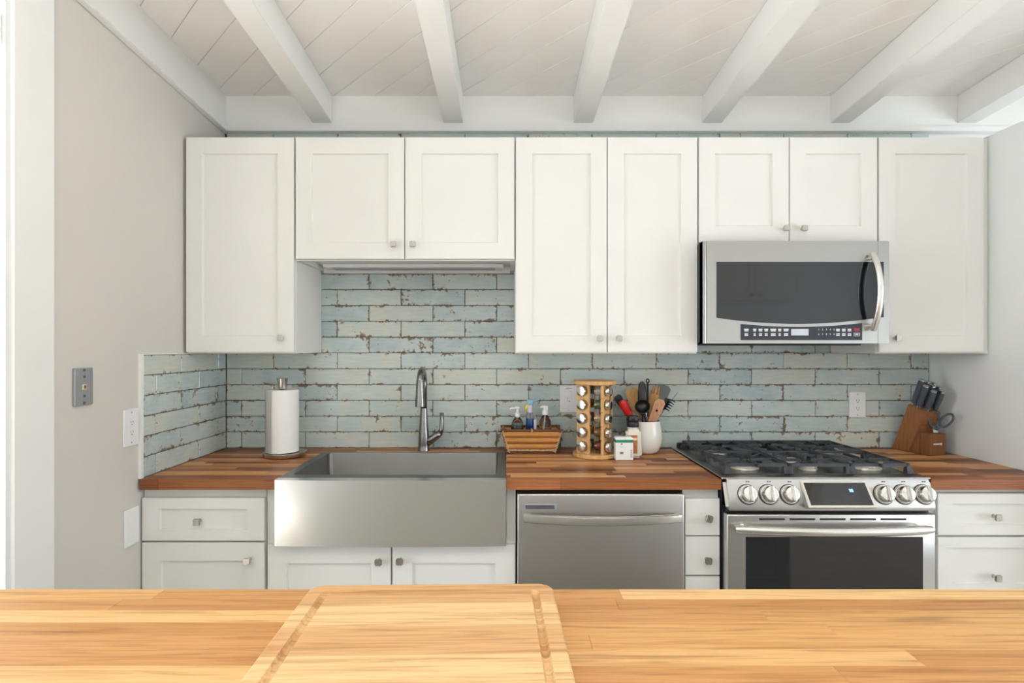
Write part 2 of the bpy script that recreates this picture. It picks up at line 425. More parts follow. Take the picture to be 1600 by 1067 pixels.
full = []
for s in range(5):
    bm = tile_bm(TW-.0026, TH-.0026, s); me = bpy.data.meshes.new('tile'); bm.to_mesh(me); bm.free(); me.materials.append(m_tile); full.append(me)
def put_tile(parent, a0, a1, z0, z1, side):
    g = .0013
    if a1-a0 < .012: return
    wd, ht = a1-a0-2*g, z1-z0-2*g
    if abs(wd-(TW-2*g)) < 1e-3 and abs(ht-(TH-2*g)) < 1e-3: me = random.choice(full)
    else:
        bm = tile_bm(wd, ht, random.random()); me = bpy.data.meshes.new('tile'); bm.to_mesh(me); bm.free(); me.materials.append(m_tile)
    o = bpy.data.objects.new('tile', me); COL.objects.link(o); o.parent = parent
    mid = (a0+a1)/2; zz = (z0+z1)/2; dj = random.uniform(-.0006, .0006)
    if side == 'back': o.location = (mid, dj, zz)
    else:
        o.location = (XL+.009+dj, mid, zz); o.rotation_euler = (0, 0, PI/2)
    WO[o] = o.location.copy()
bx('grout_bed', (XL+.002, XR-.002, .0035, .0102, .915, 2.45), m_grout, wb)
def row_back(k, xa, xb, ztop=None):
    z0 = .915+TH*k; z1 = min(z0+TH, ztop or 9)
    ph = -.6586 if k % 2 == 0 else -.5046
    n = math.floor((xa-ph)/TW)
    x = ph+n*TW
    while x < xb:
        put_tile(wb, max(x, xa), min(x+TW, xb), z0, z1, 'back'); x += TW
for k in range(7): row_back(k, XL+.009, XR-.001)
for k in range(7, 12): row_back(k, -.90, .06)
for k in (18, 19): row_back(k, XL+.009, XR-.001, 2.45)
bx('grout_bed', (XL-.001, XL+.0055, -.632, 0, .915, 1.372), m_grout, wleft)
for k in range(6):
    z0 = .915+TH*k; ph = -.553 if k % 2 == 0 else -.381
    y = ph-TW*2
    while y < 0:
        put_tile(wleft, max(y, -.63), min(y+TW, -.001), z0, min(z0+TH, 1.373), 'left'); y += TW
bm = NB(); box(bm, XL-.001, XL+.011, -.646, -.632, .915, 1.377); box(bm, XL-.001, XL+.0105, -.632, -.01, 1.373, 1.377)
add('tile_edging', bm, m_white, wleft)

# ------------------------------------------------------------------ cabinets
YU = -.336                     # upper carcass front
YB = -.615                     # base carcass front
def door_bm(x0, x1, z0, z1, yf, th=.02, rail=.068, rec=.009, railz=None):
    bm = NB(); box(bm, x0, x1, yf, yf+th, z0, z1)
    f = min(bm.faces, key=lambda q: q.calc_center_median().y)
    bmesh.ops.bevel(bm, geom=list(f.edges), offset=.0018, segments=2, affect='EDGES')
    if rail:
        railz = railz or rail; cx, cz = (x0+x1)/2, (z0+z1)/2
        f = min((q for q in bm.faces), key=lambda q: q.calc_center_median().y-q.calc_area()*.001)
        for k, (dx, dz, dy) in enumerate(((rail, railz, 0), (rail+.003, railz+.003, rec))):
            bmesh.ops.inset_region(bm, faces=[f], thickness=.002, depth=0)
            for v in f.verts:
                v.co = (x0+dx if v.co.x < cx else x1-dx, yf+dy, z0+dz if v.co.z < cz else z1-dz)
    return bm
def knob(parent, x, z, yf, tilt=0):
    bm = NB(); lathe(bm, [(.0075, 0), (.0055, .004), (.0055, .014), (.008, .017)], (0, 0, 0), 12, (0, -1, 0))
    t = bmesh.new(); box(t, -.0145, .0145, -.027, -.016, -.0145, .0145)
    for v in t.verts:
        if v.co.y > -.02: v.co.x *= .8; v.co.z *= .8
    bmesh.ops.bevel(t, geom=t.edges[:], offset=.004, segments=3, affect='EDGES')
    for v in t.verts:
        if v.co.y < -.026: v.co.y -= .003*(1-(v.co.x/.0145)**2)*(1-(v.co.z/.0145)**2)
    merge(bm, t)
    bmesh.ops.rotate(bm, cent=(0, 0, 0), matrix=Matrix.Rotation(tilt, 3, 'Y'), verts=bm.verts)
    bmesh.ops.translate(bm, vec=(x, yf, z), verts=bm.verts)
    o = add('knob', bm, m_nickel, parent, (x, yf, z), True, True); o['label'] = 'square brushed nickel knob'
def upper(x0, x1, z0, z1, label, doors, open_bottom=False):
    t = thing('wall_cabinet', ((x0+x1)/2, -.17, z0), label, 'cabinet', 'white shaker wall cabinets')
    bm = NB()
    a, b = x0+.0008, x1-.0008
    if not open_bottom: box(bm, a, b, YU, -.002, z0, z1, bev=.001)
    else:
        box(bm, a, b, YU, -.002, z0+.02, z1); box(bm, a, b, YU, YU+.02, z0, z0+.02)
        box(bm, a, a+.018, YU+.02, -.002, z0, z0+.02); box(bm, b-.018, b, YU+.02, -.002, z0, z0+.02); box(bm, a+.018, b-.018, -.03, -.002, z0-.012, z0+.02)
    add('body', bm, m_cab, t)
    for (dx0, dx1, kx, kz) in doors:
        d_ = add('door', door_bm(dx0, dx1, z0+.006, z1-.003, YU-.021), m_cab, t)
        if kx is not None: knob(d_, kx, kz, YU-.021, random.uniform(-.08, .08))
    return t
Z0, Z1 = 1.374, 2.286
PU = 371.9
ux = lambda px: (px-790)/PU
uz = lambda py: CAMZ+(541-py)/PU
upper(-1.347, -.886, Z0, Z1, 'tall single-door white wall cabinet against the greige wall', [(-1.343, -.8895, ux(441), uz(528))])
upper(-.886, .040, 1.766, Z1, 'short double-door white wall cabinet above the sink', [(-.8825, -.4255, ux(616), uz(383)), (-.4215, .0365, ux(646), uz(383))], True)
upper(.040, .809, Z0, Z1, 'tall double-door white wall cabinet between sink and microwave', [(.0435, .4255, ux(936), uz(529)), (.4290, .8055, ux(966), uz(529))])
upper(.809, 1.565, 1.836, Z1, 'short double-door white wall cabinet over the microwave', [(.8125, 1.1905, ux(1225), uz(358)), (1.194, 1.5615, ux(1253), uz(358))])
t = upper(1.565, 2.012, Z0, Z1, 'tall single-door white wall cabinet beside the partition wall', [(1.569, 2.009, ux(1398), uz(528))])
bx('filler_strip', (2.0125, XR-.001, YU+.002, YU+.02, Z0, Z1), m_cab, t)

# slim light under the sink wall cabinet
t = thing('under_cabinet_light', (-.42, -.2, 1.766), 'slim white strip light under the short cabinet above the sink', 'light')
bx('housing', (-.84, -.01, -.135, -.05, 1.768, 1.7855), m_plate, t, bev=.003)
bx('lens', (-.80, -.05, -.125, -.06, 1.763, 1.768), m_splate, t)
bx('switch', (-.075, -.045, -.15, -.135, 1.772, 1.782), m_plate, t)

PB = F/(2.76+YB-.02)
bX = lambda px: (px-790)/PB
bZ = lambda py: CAMZ-(py-541)/PB
def base(x0, x1, label, hollow=False):
    t = thing('base_cabinet', ((x0+x1)/2, -.3, 0), label, 'cabinet', 'white base cabinets under the worktop')
    bm = NB(); a, b = x0+.0008, x1-.0008
    if not hollow: box(bm, a, b, YB, -.012, .1, .874)
    else:
        box(bm, a, a+.018, YB, -.012, .1, .874); box(bm, b-.034, b, YB, -.012, .1, .874); box(bm, a+.018, b-.034, YB, -.012, .1, .118)
        box(bm, a+.018, b-.034, YB, YB+.02, .118, .66); box(bm, a+.018, b-.034, -.03, -.012, .118, .64)
        box(bm, a+.018, a+.05, YB, YB+.02, .66, .874)
    box(bm, a, b, YB+.06, YB+.08, 0, .1)
    add('body', bm, m_cab, t); return t
YD = YB-.02
def front(t, kind, x0, x1, z0, z1, kx=None, kz=None, rail=.055, tilt=0, railz=None):
    o = add(kind, door_bm(x0, x1, z0, z1, YD, .02, rail, railz=railz), m_cab, t)
    if kx is not None: knob(o, kx, kz, YD, tilt)
t = base(XL+.002, -.895, 'white base cabinet with one drawer over a door, beside the greige wall')
front(t, 'drawer', bX(221.5), bX(413), bZ(845), bZ(778), bX(312), bZ(813), .065, 0, .041)
front(t, 'door', bX(221.5), bX(413), .115, bZ(848), bX(390), bZ(873.5), .071, 0, .067)
t = base(-.894, .038, 'white double-door base cabinet beneath the steel apron sink', True)
front(t, 'door', bX(418), bX(610.5), .115, bZ(851), bX(593), bZ(875), .073, 0, .069)
front(t, 'door', bX(613), bX(805), .115, bZ(851), bX(626), bZ(874), .073, 0, .069)
t = base(.662, .7965, 'narrow white drawer cabinet between dishwasher and range')
for z0, z1, kz, kx, ti in ((836.5, 779, 808, 1105, .25), (898.5, 838.5, 873, 1104, .05), (962, 901, 932, 1104, 0), (1030, 964, 1000, 1104, 0)):
    front(t, 'drawer', bX(1071), .7955, max(.115, bZ(z0)), bZ(z1), bX(kx), bZ(kz), 0, ti)
t = base(1.566, XR-.002, 'wide white drawer cabinet under the worktop by the partition wall')
for z0, z1, kz in ((836, 771, 806), (928, 839.5, 900), (1030, 931, 990)):
    front(t, 'drawer', bX(1465), XR-.006, max(.115, bZ(z0)), bZ(z1), bX(1552), bZ(kz), .055, 0, .038)

# ------------------------------------------------------------------ butcher block worktops
def staves(parent, regions, y0, y1, z0, z1, wid, lmin, lmax, mat, name='stave'):
    n = max(1, round((y1-y0)/wid)); wv = (y1-y0)/n
    for r in range(n):
        ya, yb = y0+r*wv, y0+(r+1)*wv
        for (xa, xb) in regions((ya+yb)/2):
            x = xa-random.uniform(0, lmax*.8)
            while x < xb-1e-6:
                L = random.uniform(lmin, lmax); p, q = max(x, xa), min(x+L, xb)
                if xb-q < .06: q = xb; L = q-x+1e-4
                if q-p > .002:
                    bm = NB(); box(bm, p+.0001, q-.0001, ya+.0001, yb-.0001, z0, z1-random.uniform(0, .0002), bev=.0005)
                    add(name, bm, mat, parent, ((p+q)/2, (ya+yb)/2, z1))
                x += L
CZ = .915
YC = -.655
SX0, SX1, SYB = -.8435, .0015, -.118     # sink outline
t = thing('worktop', (-.3, -.3, CZ-.038), 'long acacia butcher block worktop around the sink, up to the range', 'worktop', 'butcher block worktops')
staves(t, lambda y: [(XL+.010, .794)] if y > SYB else [(XL+.010, SX0-.001), (SX1+.001, .794)], YC, 0-.001, CZ-.038, CZ, .0365, .22, .62, m_counter)
t = thing('worktop', (1.8, -.3, CZ-.038), 'short acacia butcher block worktop under the knife block', 'worktop', 'butcher block worktops')
staves(t, lambda y: [(1.566, XR-.001)], YC, -.001, CZ-.038, CZ, .0365, .2, .45, m_counter)

# ------------------------------------------------------------------ kitchen island with board
DI = -2.76+1.155
t = thing('kitchen_island', (.1, -2.1, 0), 'kitchen island base cabinet carrying the pale teak top', 'cabinet')
bm = NB(); box(bm, -1.25, 1.5, -2.45, DI-.0295, .1, .873); box(bm, -1.22, 1.47, -2.40, DI-.08, 0, .1); add('body', bm, m_cab, t)
for i in range(4):
    a = -1.24+.685*i; bm = door_bm(-a-.675, -a, .12, .86, 0, .018, .06)
    bmesh.ops.rotate(bm, cent=(0, 0, 0), matrix=Matrix.Rotation(PI, 3, 'Z'), verts=bm.verts); bmesh.ops.translate(bm, vec=(0, DI-.011, 0), verts=bm.verts)
    add('door', bm, m_cab, t)
t = thing('island_worktop', (.1, -2.1, CZ-.04), 'pale teak butcher block top of the kitchen island', 'worktop')
staves(t, lambda y: [(-1.3, 1.55)], -2.62, DI, CZ-.04, CZ, .046, .35, 1.1, m_island)
# cutting board of glued strips with a juice groove
def cutting_board():
    bw, bd, bt = .452, .60, .04
    t = thing('cutting_board', (0, 0, 0), 'maple cutting board with a juice groove lying on the island', 'cutting board')
    ins, gw, R, gr = .034, .0075, .028, .012
    n = 7; ys = [-bd/2+bd*i/n+random.uniform(-.012, .012)*(0 < i < n) for i in range(n+1)]
    def rr(x, y, hx, hy, r):       # signed distance to a rounded rectangle
        qx, qy = abs(x)-hx+r, abs(y)-hy+r
        return math.hypot(max(qx, 0), max(qy, 0))+min(max(qx, qy), 0)-r
    def h(x, y):
        d = abs(rr(x, y, bw/2-ins, bd/2-ins, gr)); z = bt
        if d < gw: z -= .008*math.sqrt(1-(d/gw)**2)
        e = -rr(x, y, bw/2, bd/2, R)
        if e < .004: z -= .004-math.sqrt(max(0, .004**2-(.004-max(e, 0))**2))
        return z
    fx = sorted(set([round(s*v, 5) for s in (1, -1) for v in
         [bw/2-k*.0012 for k in range(5)]+[bw/2-ins+k*.0025 for k in range(-4, 5)]+[bw/2-.012-.006*k for k in range(3)]+[.17*k/5 for k in range(6)]]))
    for i in range(n):
        a, b = ys[i], ys[i+1]; cand = set([a, b]+[a+(b-a)*k/5 for k in range(6)])
        for s in (1, -1):
            for v in [bd/2-k*.0012 for k in range(5)]+[bd/2-ins+k*.0025 for k in range(-4, 5)]+[bd/2-R+k*.006 for k in range(5)]:
                if a < s*v < b: cand.add(s*v)
        yy = sorted(cand)
        bm = NB(); top = []; bot = []
        for y in yy:
            ay = abs(y)-(bd/2-R); lim = bw/2-(R-math.sqrt(max(0, R*R-ay*ay))) if ay > 0 else bw/2
            rt, rb = [], []
            for x in fx:
                xx = max(-lim, min(lim, x)) if abs(x) < bw/2-.006 else math.copysign(lim-(bw/2-abs(x)), x)
                rt.append(bm.verts.new((xx, y, h(xx, y)))); rb.append(bm.verts.new((xx, y, .0)))
            top.append(rt); bot.append(rb)
        m = len(fx)
        for j in range(len(yy)-1):
            for q in range(m-1):
                bm.faces.new((top[j][q], top[j][q+1], top[j+1][q+1], top[j+1][q])); bm.faces.new((bot[j][q], bot[j+1][q], bot[j+1][q+1], bot[j][q+1]))
            bm.faces.new((top[j][0], top[j+1][0], bot[j+1][0], bot[j][0])); bm.faces.new((top[j][-1], bot[j][-1], bot[j+1][-1], top[j+1][-1]))
        for j in (0, len(yy)-1):
            for q in range(m-1): bm.faces.new((top[j][q], bot[j][q], bot[j][q+1], top[j][q+1]))
        bmesh.ops.remove_doubles(bm, verts=bm.verts, dist=1e-6)
        add('strip', bm, m_board, t, (0, (a+b)/2, bt/2), True, True)
    t.location = (-.132, -2.76+1.083-bd/2, CZ+.0005); t.rotation_euler = (0, 0, math.radians(1.2))
cutting_board()

# ------------------------------------------------------------------ apron sink and faucet
def sink():
    t = thing('apron_sink', ((SX0+SX1)/2, -.4, .67), 'stainless steel apron-front sink set into the worktop', 'sink')
    yf, zt, zb = -.672, CZ+.002, .676
    bm = NB()
    # slightly bowed apron
    n = 12; fr, bk = [], []
    for z in (zb, zt):
        fr.append([bm.verts.new((SX0+(SX1-SX0)*k/n, yf-.012*(1-(2*k/n-1)**2)-(.0 if z == zt else .0), z)) for k in range(n+1)])
        bk.append([bm.verts.new((SX0+(SX1-SX0)*k/n, yf+.035, z)) for k in range(n+1)])
    for k in range(n):
        bm.faces.new((fr[0][k], fr[0][k+1], fr[1][k+1], fr[1][k])); bm.faces.new((bk[0][k], bk[1][k], bk[1][k+1], bk[0][k+1]))
        bm.faces.new((fr[1][k], fr[1][k+1], bk[1][k+1], bk[1][k])); bm.faces.new((fr[0][k], bk[0][k], bk[0][k+1], fr[0][k+1]))
    for k in (0, n): bm.faces.new((fr[0][k], fr[1][k], bk[1][k], bk[0][k]))
    bmesh.ops.bevel(bm, geom=[e for e in bm.edges if len(e.link_faces) == 2 and e.calc_face_angle(0) > 1.2], offset=.005, segments=3, affect='EDGES')
    add('apron', bm, m_sink, t, smooth=True, auto=True)
    # rim and bowl
    ix0, ix1, iy0, iy1 = SX0+.034, SX1-.034, -.585, -.14
    def ring(x0, x1, y0, y1, z, r, seg=6):
        out = []
        for cx, cy, a in ((x1-r, y0+r, -PI/2), (x1-r, y1-r, 0), (x0+r, y1-r, PI/2), (x0+r, y0+r, PI)):
            for k in range(seg+1):
                q = a+PI/2*k/seg; out.append((cx+r*math.cos(q), cy+r*math.sin(q), z))
        return out
    bm = NB(); y0 = yf+.036
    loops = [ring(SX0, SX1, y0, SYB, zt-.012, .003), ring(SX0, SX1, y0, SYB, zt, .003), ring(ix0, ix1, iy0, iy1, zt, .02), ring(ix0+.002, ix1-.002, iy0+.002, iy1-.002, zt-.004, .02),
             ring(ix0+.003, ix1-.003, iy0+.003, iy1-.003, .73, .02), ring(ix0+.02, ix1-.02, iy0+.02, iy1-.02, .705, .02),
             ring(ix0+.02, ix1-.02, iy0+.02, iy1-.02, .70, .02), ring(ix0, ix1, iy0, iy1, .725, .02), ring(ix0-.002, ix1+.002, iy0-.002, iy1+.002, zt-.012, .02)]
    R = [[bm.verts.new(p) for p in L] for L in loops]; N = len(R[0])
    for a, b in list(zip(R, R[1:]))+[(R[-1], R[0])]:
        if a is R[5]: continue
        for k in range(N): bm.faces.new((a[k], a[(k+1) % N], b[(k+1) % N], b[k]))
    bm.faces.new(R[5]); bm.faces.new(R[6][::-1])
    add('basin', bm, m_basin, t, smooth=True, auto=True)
    one('drain', lambda b: lathe(b, [(.045, 0), (.045, .003), (.03, .004), (.028, .001)], ((SX0+SX1)/2, -.36, .7052), 20), m_chrome, t, smooth=True, auto=True)
sink()
def faucet():
    x, y = -.384, -.072
    t = thing('kitchen_faucet', (x, y, CZ), 'brushed steel pull-down faucet behind the apron sink', 'faucet')
    bm = NB(); lathe(bm, [(.028, 0), (.028, .004), (.0265, .008), (.0265, .03), (.0245, .075), (.0195, .13), (.0165, .19), (.0160, .20)], (x, y, CZ), 24)
    add('body', bm, m_faucet, t, smooth=True, auto=True)
    zt = 1.232; r = .062
    pts = [(x, y, CZ+.2), (x, y, zt)]+[(x, y-r+r*math.cos(a), zt+r*math.sin(a)) for a in arc(12, .15, PI-.12)]
    add('spout', tube(NB(), pts, .0150, 16), m_faucet, t, smooth=True)
    e = pts[-1]; ye = y-2*r-.002
    bm = NB(); lathe(bm, [(.0155, 0), (.0165, -.004), (.0175, -.03), (.0195, -.07), (.0230, -.115), (.0230, -.121), (.018, -.123)], (x+.001, ye, 1.257), 20)
    add('spray_head', bm, m_faucet, t, smooth=True, auto=True)
    bm = NB(); tube(bm, [(x+.008, y, CZ+.035), (x+.035, y-.003, CZ+.052), (x+.062, y-.006, CZ+.072), (x+.078, y-.006, CZ+.085)], [.021, .019, .0165, .0145], 14)
    a = add('handle_arm', bm, m_faucet, t, smooth=True)
    bm = NB(); tube(bm, [(x+.074, y-.006, CZ+.078), (x+.083, y-.006, CZ+.10), (x+.085, y-.005, CZ+.14), (x+.085, y-.003, CZ+.178)], [.013, .011, .0095, .0095], 12)
    add('lever', bm, m_faucet, a, smooth=True)
faucet()

# ------------------------------------------------------------------ dishwasher
def dishwasher():
    x0, x1, yf = .0425, .6585, -.655
    t = thing('dishwasher', ((x0+x1)/2, -.33, .1), 'stainless steel dishwasher with a bowed bar handle', 'dishwasher')
    bx('body', (x0+.004, x1-.004, -.60, -.03, .1, .872), m_dark, t)
    bm = NB(); box(bm, x0, x1, yf, -.602, .11, .862, bev=.006, seg=3); dr = add('door', bm, m_steel_v, t, smooth=True, auto=True)
    bx('toe_kick', (x0+.01, x1-.01, -.575, -.56, .0, .1), m_dark, t)
    X = lambda p: (p-790)*2.105/F
    Z = lambda p: CAMZ-(p-541)*2.105/F
    bm = NB(); box(bm, X(817), X(869.5), yf-.002, yf+.001, Z(796.5), Z(787), bev=.0015); v = add('vent_frame', bm, m_splate, dr)
    for k in range(2): bx('vent_slot', (X(821), X(866), yf-.0032, yf-.0018, Z(791.2+k*3), Z(789.6+k*3)), m_dark, v)
    bm = NB(); n = 20; pts = []
    xa, xb = X(818), X(1063)
    P = []
    for k in range(n+1):
        s = 2*k/n-1; P.append((xa+(xb-xa)*k/n, yf-.016-.042*(1-s*s)))
    zA, zB = Z(814), Z(801)
    rows = []
    for (x, y) in P:
        rows.append([bm.verts.new(q) for q in ((x, y-.006, zA+.003), (x, y-.008, (zA+zB)/2), (x, y-.006, zB-.003), (x, y-.002, zB), (x, y+.007, zB), (x, y+.007, zA), (x, y-.002, zA))])
    for a, b in zip(rows, rows[1:]):
        for k in range(7): bm.faces.new((a[k], b[k], b[(k+1) % 7], a[(k+1) % 7]))
    bm.faces.new(rows[0]); bm.faces.new(rows[-1][::-1])
    for x in (xa+.012, xb-.012): box(bm, x-.011, x+.011, yf-.02, yf, zA+.003, zB-.003)
    add('handle', bm, m_hand, dr, smooth=True, auto=True)
dishwasher()

# ------------------------------------------------------------------ range
def gas_range():
    x0, x1 = .7985, 1.5625
    t = thing('gas_range', ((x0+x1)/2, -.34, 0), 'stainless steel slide-in gas range with six front knobs', 'range')
    bx('body', (x0+.003, x1-.003, -.64, -.03, .03, .905), m_dark, t)
    for lx in (x0+.04, x1-.04):
        for ly in (-.6, -.08):
            one('foot', lambda b: lathe(b, [(.018, 0), (.018, .008), (.01, .012), (.01, .035)], (lx, ly, 0), 12), m_dark, t)
    yf = -.69; xc = (x0+x1)/2
    # cooktop
    bm = NB(); box(bm, x0-.003, x1+.003, -.655, -.012, .9155, .922, bev=.002); ct = add('cooktop', bm, m_steel, t)
    bx('burner_tray', (x0+.035, x1-.035, -.60, -.055, .922, .9245), m_enamel, ct, bev=.001)
    bx('rear_trim', (x0+.02, x1-.02, -.05, -.018, .922, .945), m_dark, ct, bev=.004)
    # burners
    for bxx, byy, r in ((.145, -.49, .05), (.145, -.19, .042), (.385, -.33, .055), (.385, -.52, .03), (.625, -.49, .052), (.625, -.19, .04)):
        c = (x0+bxx, byy, .9245)
        bm = NB(); lathe(bm, [(r*1.15, 0), (r*1.1, .006), (r, .008), (r, .018), (r*.9, .02)], c, 32)
        for k in range(0, 20):
            a = 2*PI*k/20; p = Vector((c[0]+r*.99*math.cos(a), c[1]+r*.99*math.sin(a), c[2]+.013))
            tube(bm, [p-Vector((0, 0, .004)), p+Vector((0, 0, .006))], .0025, 6)
        b = add('burner', bm, m_burner, t, smooth=True, auto=True)
        one('burner_cap', lambda q: lathe(q, [(r*.86, .0205), (r*.9, .023), (r*.88, .027), (r*.6, .029)], c, 28), m_iron, b, smooth=True, auto=True)
    # cast iron grates in three sections
    gx = [x0+.032, x0+.268, x0+.502, x1-.032]; ya, yb = -.602, -.06; zt = .962
    for i in range(3):
        a, b = gx[i]+.002, gx[i+1]-.002; bm = NB()
        def bar(p, q, hgt=.011, wd=.0075):
            p, q = Vector(p), Vector(q); d_ = (q-p).normalized(); s = Vector((-d_.y, d_.x, 0))*wd/2; u = Vector((0, 0, hgt))
            vs = [bm.verts.new(v) for v in (p-s*1.25-u, p+s*1.25-u, p+s*.8, p-s*.8, q-s*1.25-u, q+s*1.25-u, q+s*.8, q-s*.8)]
            for f in ((0, 3, 2, 1), (4, 5, 6, 7), (0, 1, 5, 4), (1, 2, 6, 5), (2, 3, 7, 6), (3, 0, 4, 7)): bm.faces.new([vs[k] for k in f])
        cx = (a+b)/2
        for x in (a+.006, b-.006): bar((x, ya, zt), (x, yb, zt))
        for y in (ya+.006, (ya+yb)/2, yb-.006): bar((a, y, zt), (b, y, zt))
        for y in ([-.49, -.19] if i != 1 else [-.50, -.33, -.16]):
            for dx, dy in ((1, 0), (-1, 0), (0, 1), (0, -1)):
                s0 = .022
                ex = (b-.006-cx)*dx if dx else 0; ey = (.125 if i != 1 else .085)*dy
                bar((cx+s0*dx, y+s0*dy, zt), (cx+(ex if dx else 0), y+(ey if dy else 0), zt))
            for dx in (-1, 1):
                for dy in (-1, 1): bar((cx+dx*.05, y+dy*.05, zt-.001), (cx+dx*(b-a)*.47, y+dy*.105, zt-.001), .010, .008)
        for y in [ya+.05+k*(yb-ya-.1)/6 for k in range(7)]:
            if i == 0: bar((a-.004, y, zt-.006), (a+.045, y, zt), .012, .009)
            if i == 2: bar((b-.045, y, zt), (b+.004, y, zt-.006), .012, .009)
        # corner legs, splayed at the front
        for x, sx in ((a+.008, -1), (b-.008, 1)):
            for y in (ya+.008, yb-.008, (ya+yb)/2):
                vs = []
                for (w_, z) in ((.013, .9247), (.007, zt-.004)):
                    off = sx*.006 if z < .93 else 0
                    vs += [bm.verts.new((x+off+dx*w_, y+dy*w_, z)) for dx, dy in ((-1, -1), (1, -1), (1, 1), (-1, 1))]
                for f in ((0, 3, 2, 1), (4, 5, 6, 7), (0, 1, 5, 4), (1, 2, 6, 5), (2, 3, 7, 6), (3, 0, 4, 7)): bm.faces.new([vs[k] for k in f])
        add('grate', bm, m_iron, t, ((gx[i]+gx[i+1])/2, -.33, .93))
    # tilted control panel
    zt, zb = .917, .812; yt, ybm = -.662, -.70
    bm = NB(); prism(bm, [(-.64, zt), (yt, zt), (ybm+.004, zb+.012), (ybm+.006, zb), (-.64, zb)], 0, x0, x1)
    bmesh.ops.bevel(bm, geom=[e for e in bm.edges if abs(e.verts[0].co.x-e.verts[1].co.x) < 1e-6], offset=.012, segments=4, affect='EDGES')
    cp = add('control_panel', bm, m_steel, t, smooth=True, auto=True)
    X = lambda p, D: (p-790)*D/F
    def onp(px, py, off=0):       # point on the tilted panel
        D = 2.085
        for _ in range(4):
            z = CAMZ-(py-541)*D/F; s = (zt-z)/(zt-zb); D = 2.76+yt+(ybm-yt)*s
        return Vector((X(px, D), D-2.76-off, CAMZ-(py-541)*D/F))
    nrm = Vector((0, -(zt-zb), -(yt-ybm)*-1)); nrm = Vector((0, -.105, .038)).normalized()
    for px in (1168, 1201, 1233.5, 1380, 1411, 1443):
        c = onp(px, 772.5)
        kb = one('control_knob', lambda b: lathe(b, [(.0345, -.002), (.0345, .005), (.032, .009), (.030, .009), (.029, .012), (.0285, .024), (.024, .031), (.012, .0335)], c, 32, nrm), m_hand, t, c, True, True)
        up = nrm.cross(Vector((1, 0, 0))).normalized()
        if up.z < 0: up = -up
        bm = NB(); box(bm, -.0065, .0065, -.0275, .0275, .0, .016, bev=.003, seg=2)
        M_ = Matrix((Vector((1, 0, 0)), up, nrm)).transposed().to_4x4(); M_.translation = c+nrm*.024
        bmesh.ops.transform(bm, matrix=M_, verts=bm.verts); add('grip', bm, m_chrome, kb, c)
        bm = NB(); lathe(bm, [(.037, -.001), (.037, .0015), (.0345, .002)], c, 32, nrm); add('knob_shadow_ring', bm, m_dark, kb, c)  # dark ring painting the shadow round the knob
        bm = NB(); pc = onp(px, 752.5, .0008)
        for dx in (-.004, .004): box(bm, pc.x+dx-.0025, pc.x+dx+.0025, pc.y-.0005, pc.y+.001, pc.z-.0018, pc.z+.0018)
        add('knob_marking', bm, m_slot, cp)
    # wedge display
    A, B = onp(1249, 751.5), onp(1353, 751.5)
    bl, br = Vector((A.x, ybm-.032, .832)), Vector((B.x, ybm-.032, .832))
    bm = NB(); vs = [bm.verts.new(v) for v in (A+V(0, .02, 0), B+V(0, .02, 0), B+V(0, -.004, 0), A+V(0, -.004, 0), bl, br, br+V(0, .03, -.012), bl+V(0, .03, -.012))]
    for f in ((3, 2, 5, 4), (4, 5, 6, 7), (0, 1, 2, 3), (0, 3, 4, 7), (1, 6, 5, 2), (0, 7, 6, 1)): bm.faces.new([vs[k] for k in f])
    bmesh.ops.recalc_face_normals(bm, faces=bm.faces); bmesh.ops.bevel(bm, geom=bm.edges[:], offset=.002, segments=2, affect='EDGES')
    dp = add('display', bm, m_hand, t)
    a_, b_ = A+V(0, -.004, 0), B+V(0, -.004, 0); nn = (b_-a_).cross(bl-a_).normalized()
    if nn.y > 0: nn = -nn
    def onw(s, q, o): return a_+(b_-a_)*s+(bl-a_)*q+nn*o
    def quad(s0, s1, q0, q1, o0, o1):
        bm = NB(); vs = [bm.verts.new(onw(s, q, o)) for o in (o0, o1) for s, q in ((s0, q0), (s1, q0), (s1, q1), (s0, q1))]
        for f in ((0, 1, 2, 3), (7, 6, 5, 4), (0, 4, 5, 1), (1, 5, 6, 2), (2, 6, 7, 3), (3, 7, 4, 0)): bm.faces.new([vs[k] for k in f])
        return bm
    sc_ = add('screen', quad(.045, .955, .06, .9, -.001, .0012), m_blackglass, dp)
    add('clock_digits', quad(.68, .74, .3, .42, .0012, .0015), m_blue_led, dp)
    # oven door
    ydf = -.688; D = 2.76+ydf; ox = lambda p: (p-790)*D/F; oz = lambda p: CAMZ-(p-541)*D/F
    bm = NB(); box(bm, x0+.004, x1-.004, ydf, -.642, .165, oz(803.5), bev=.006, seg=3)
    od = add('oven_door', bm, m_steel, t, smooth=True, auto=True)
    bm = NB(); box(bm, ox(1165), ox(1442), ydf-.0015, ydf+.002, .31, oz(838.5), bev=.001); add('window', bm, m_blackglass, od)
    for k in range(5):
        a = 1186+k*47.5; bm = NB(); box(bm, ox(a), ox(a+40), ydf-.001, ydf+.002, oz(812.6), oz(809.6)); add('vent_slot', bm, m_dark, od)
    bm = NB(); n = 24; pts = []; rad = []
    for k in range(n+1):
        s = 2*k/n-1; pts.append(((1151-790)*2.03/F+(1460-1151)*2.03/F*k/n, ydf-.03-.03*(1-s*s), oz(823))); rad.append(.0165 if 0 < k < n else .013)
    tube(bm, pts, rad, 14)
    for q in (1, n-1):
        p = Vector(pts[q]); tube(bm, [p+V(.008*(1 if q == 1 else -1), .0, 0), p+V(.008*(1 if q == 1 else -1), .036, 0)], .011, 12)
    add('handle', bm, m_hand, od, smooth=True, auto=True)
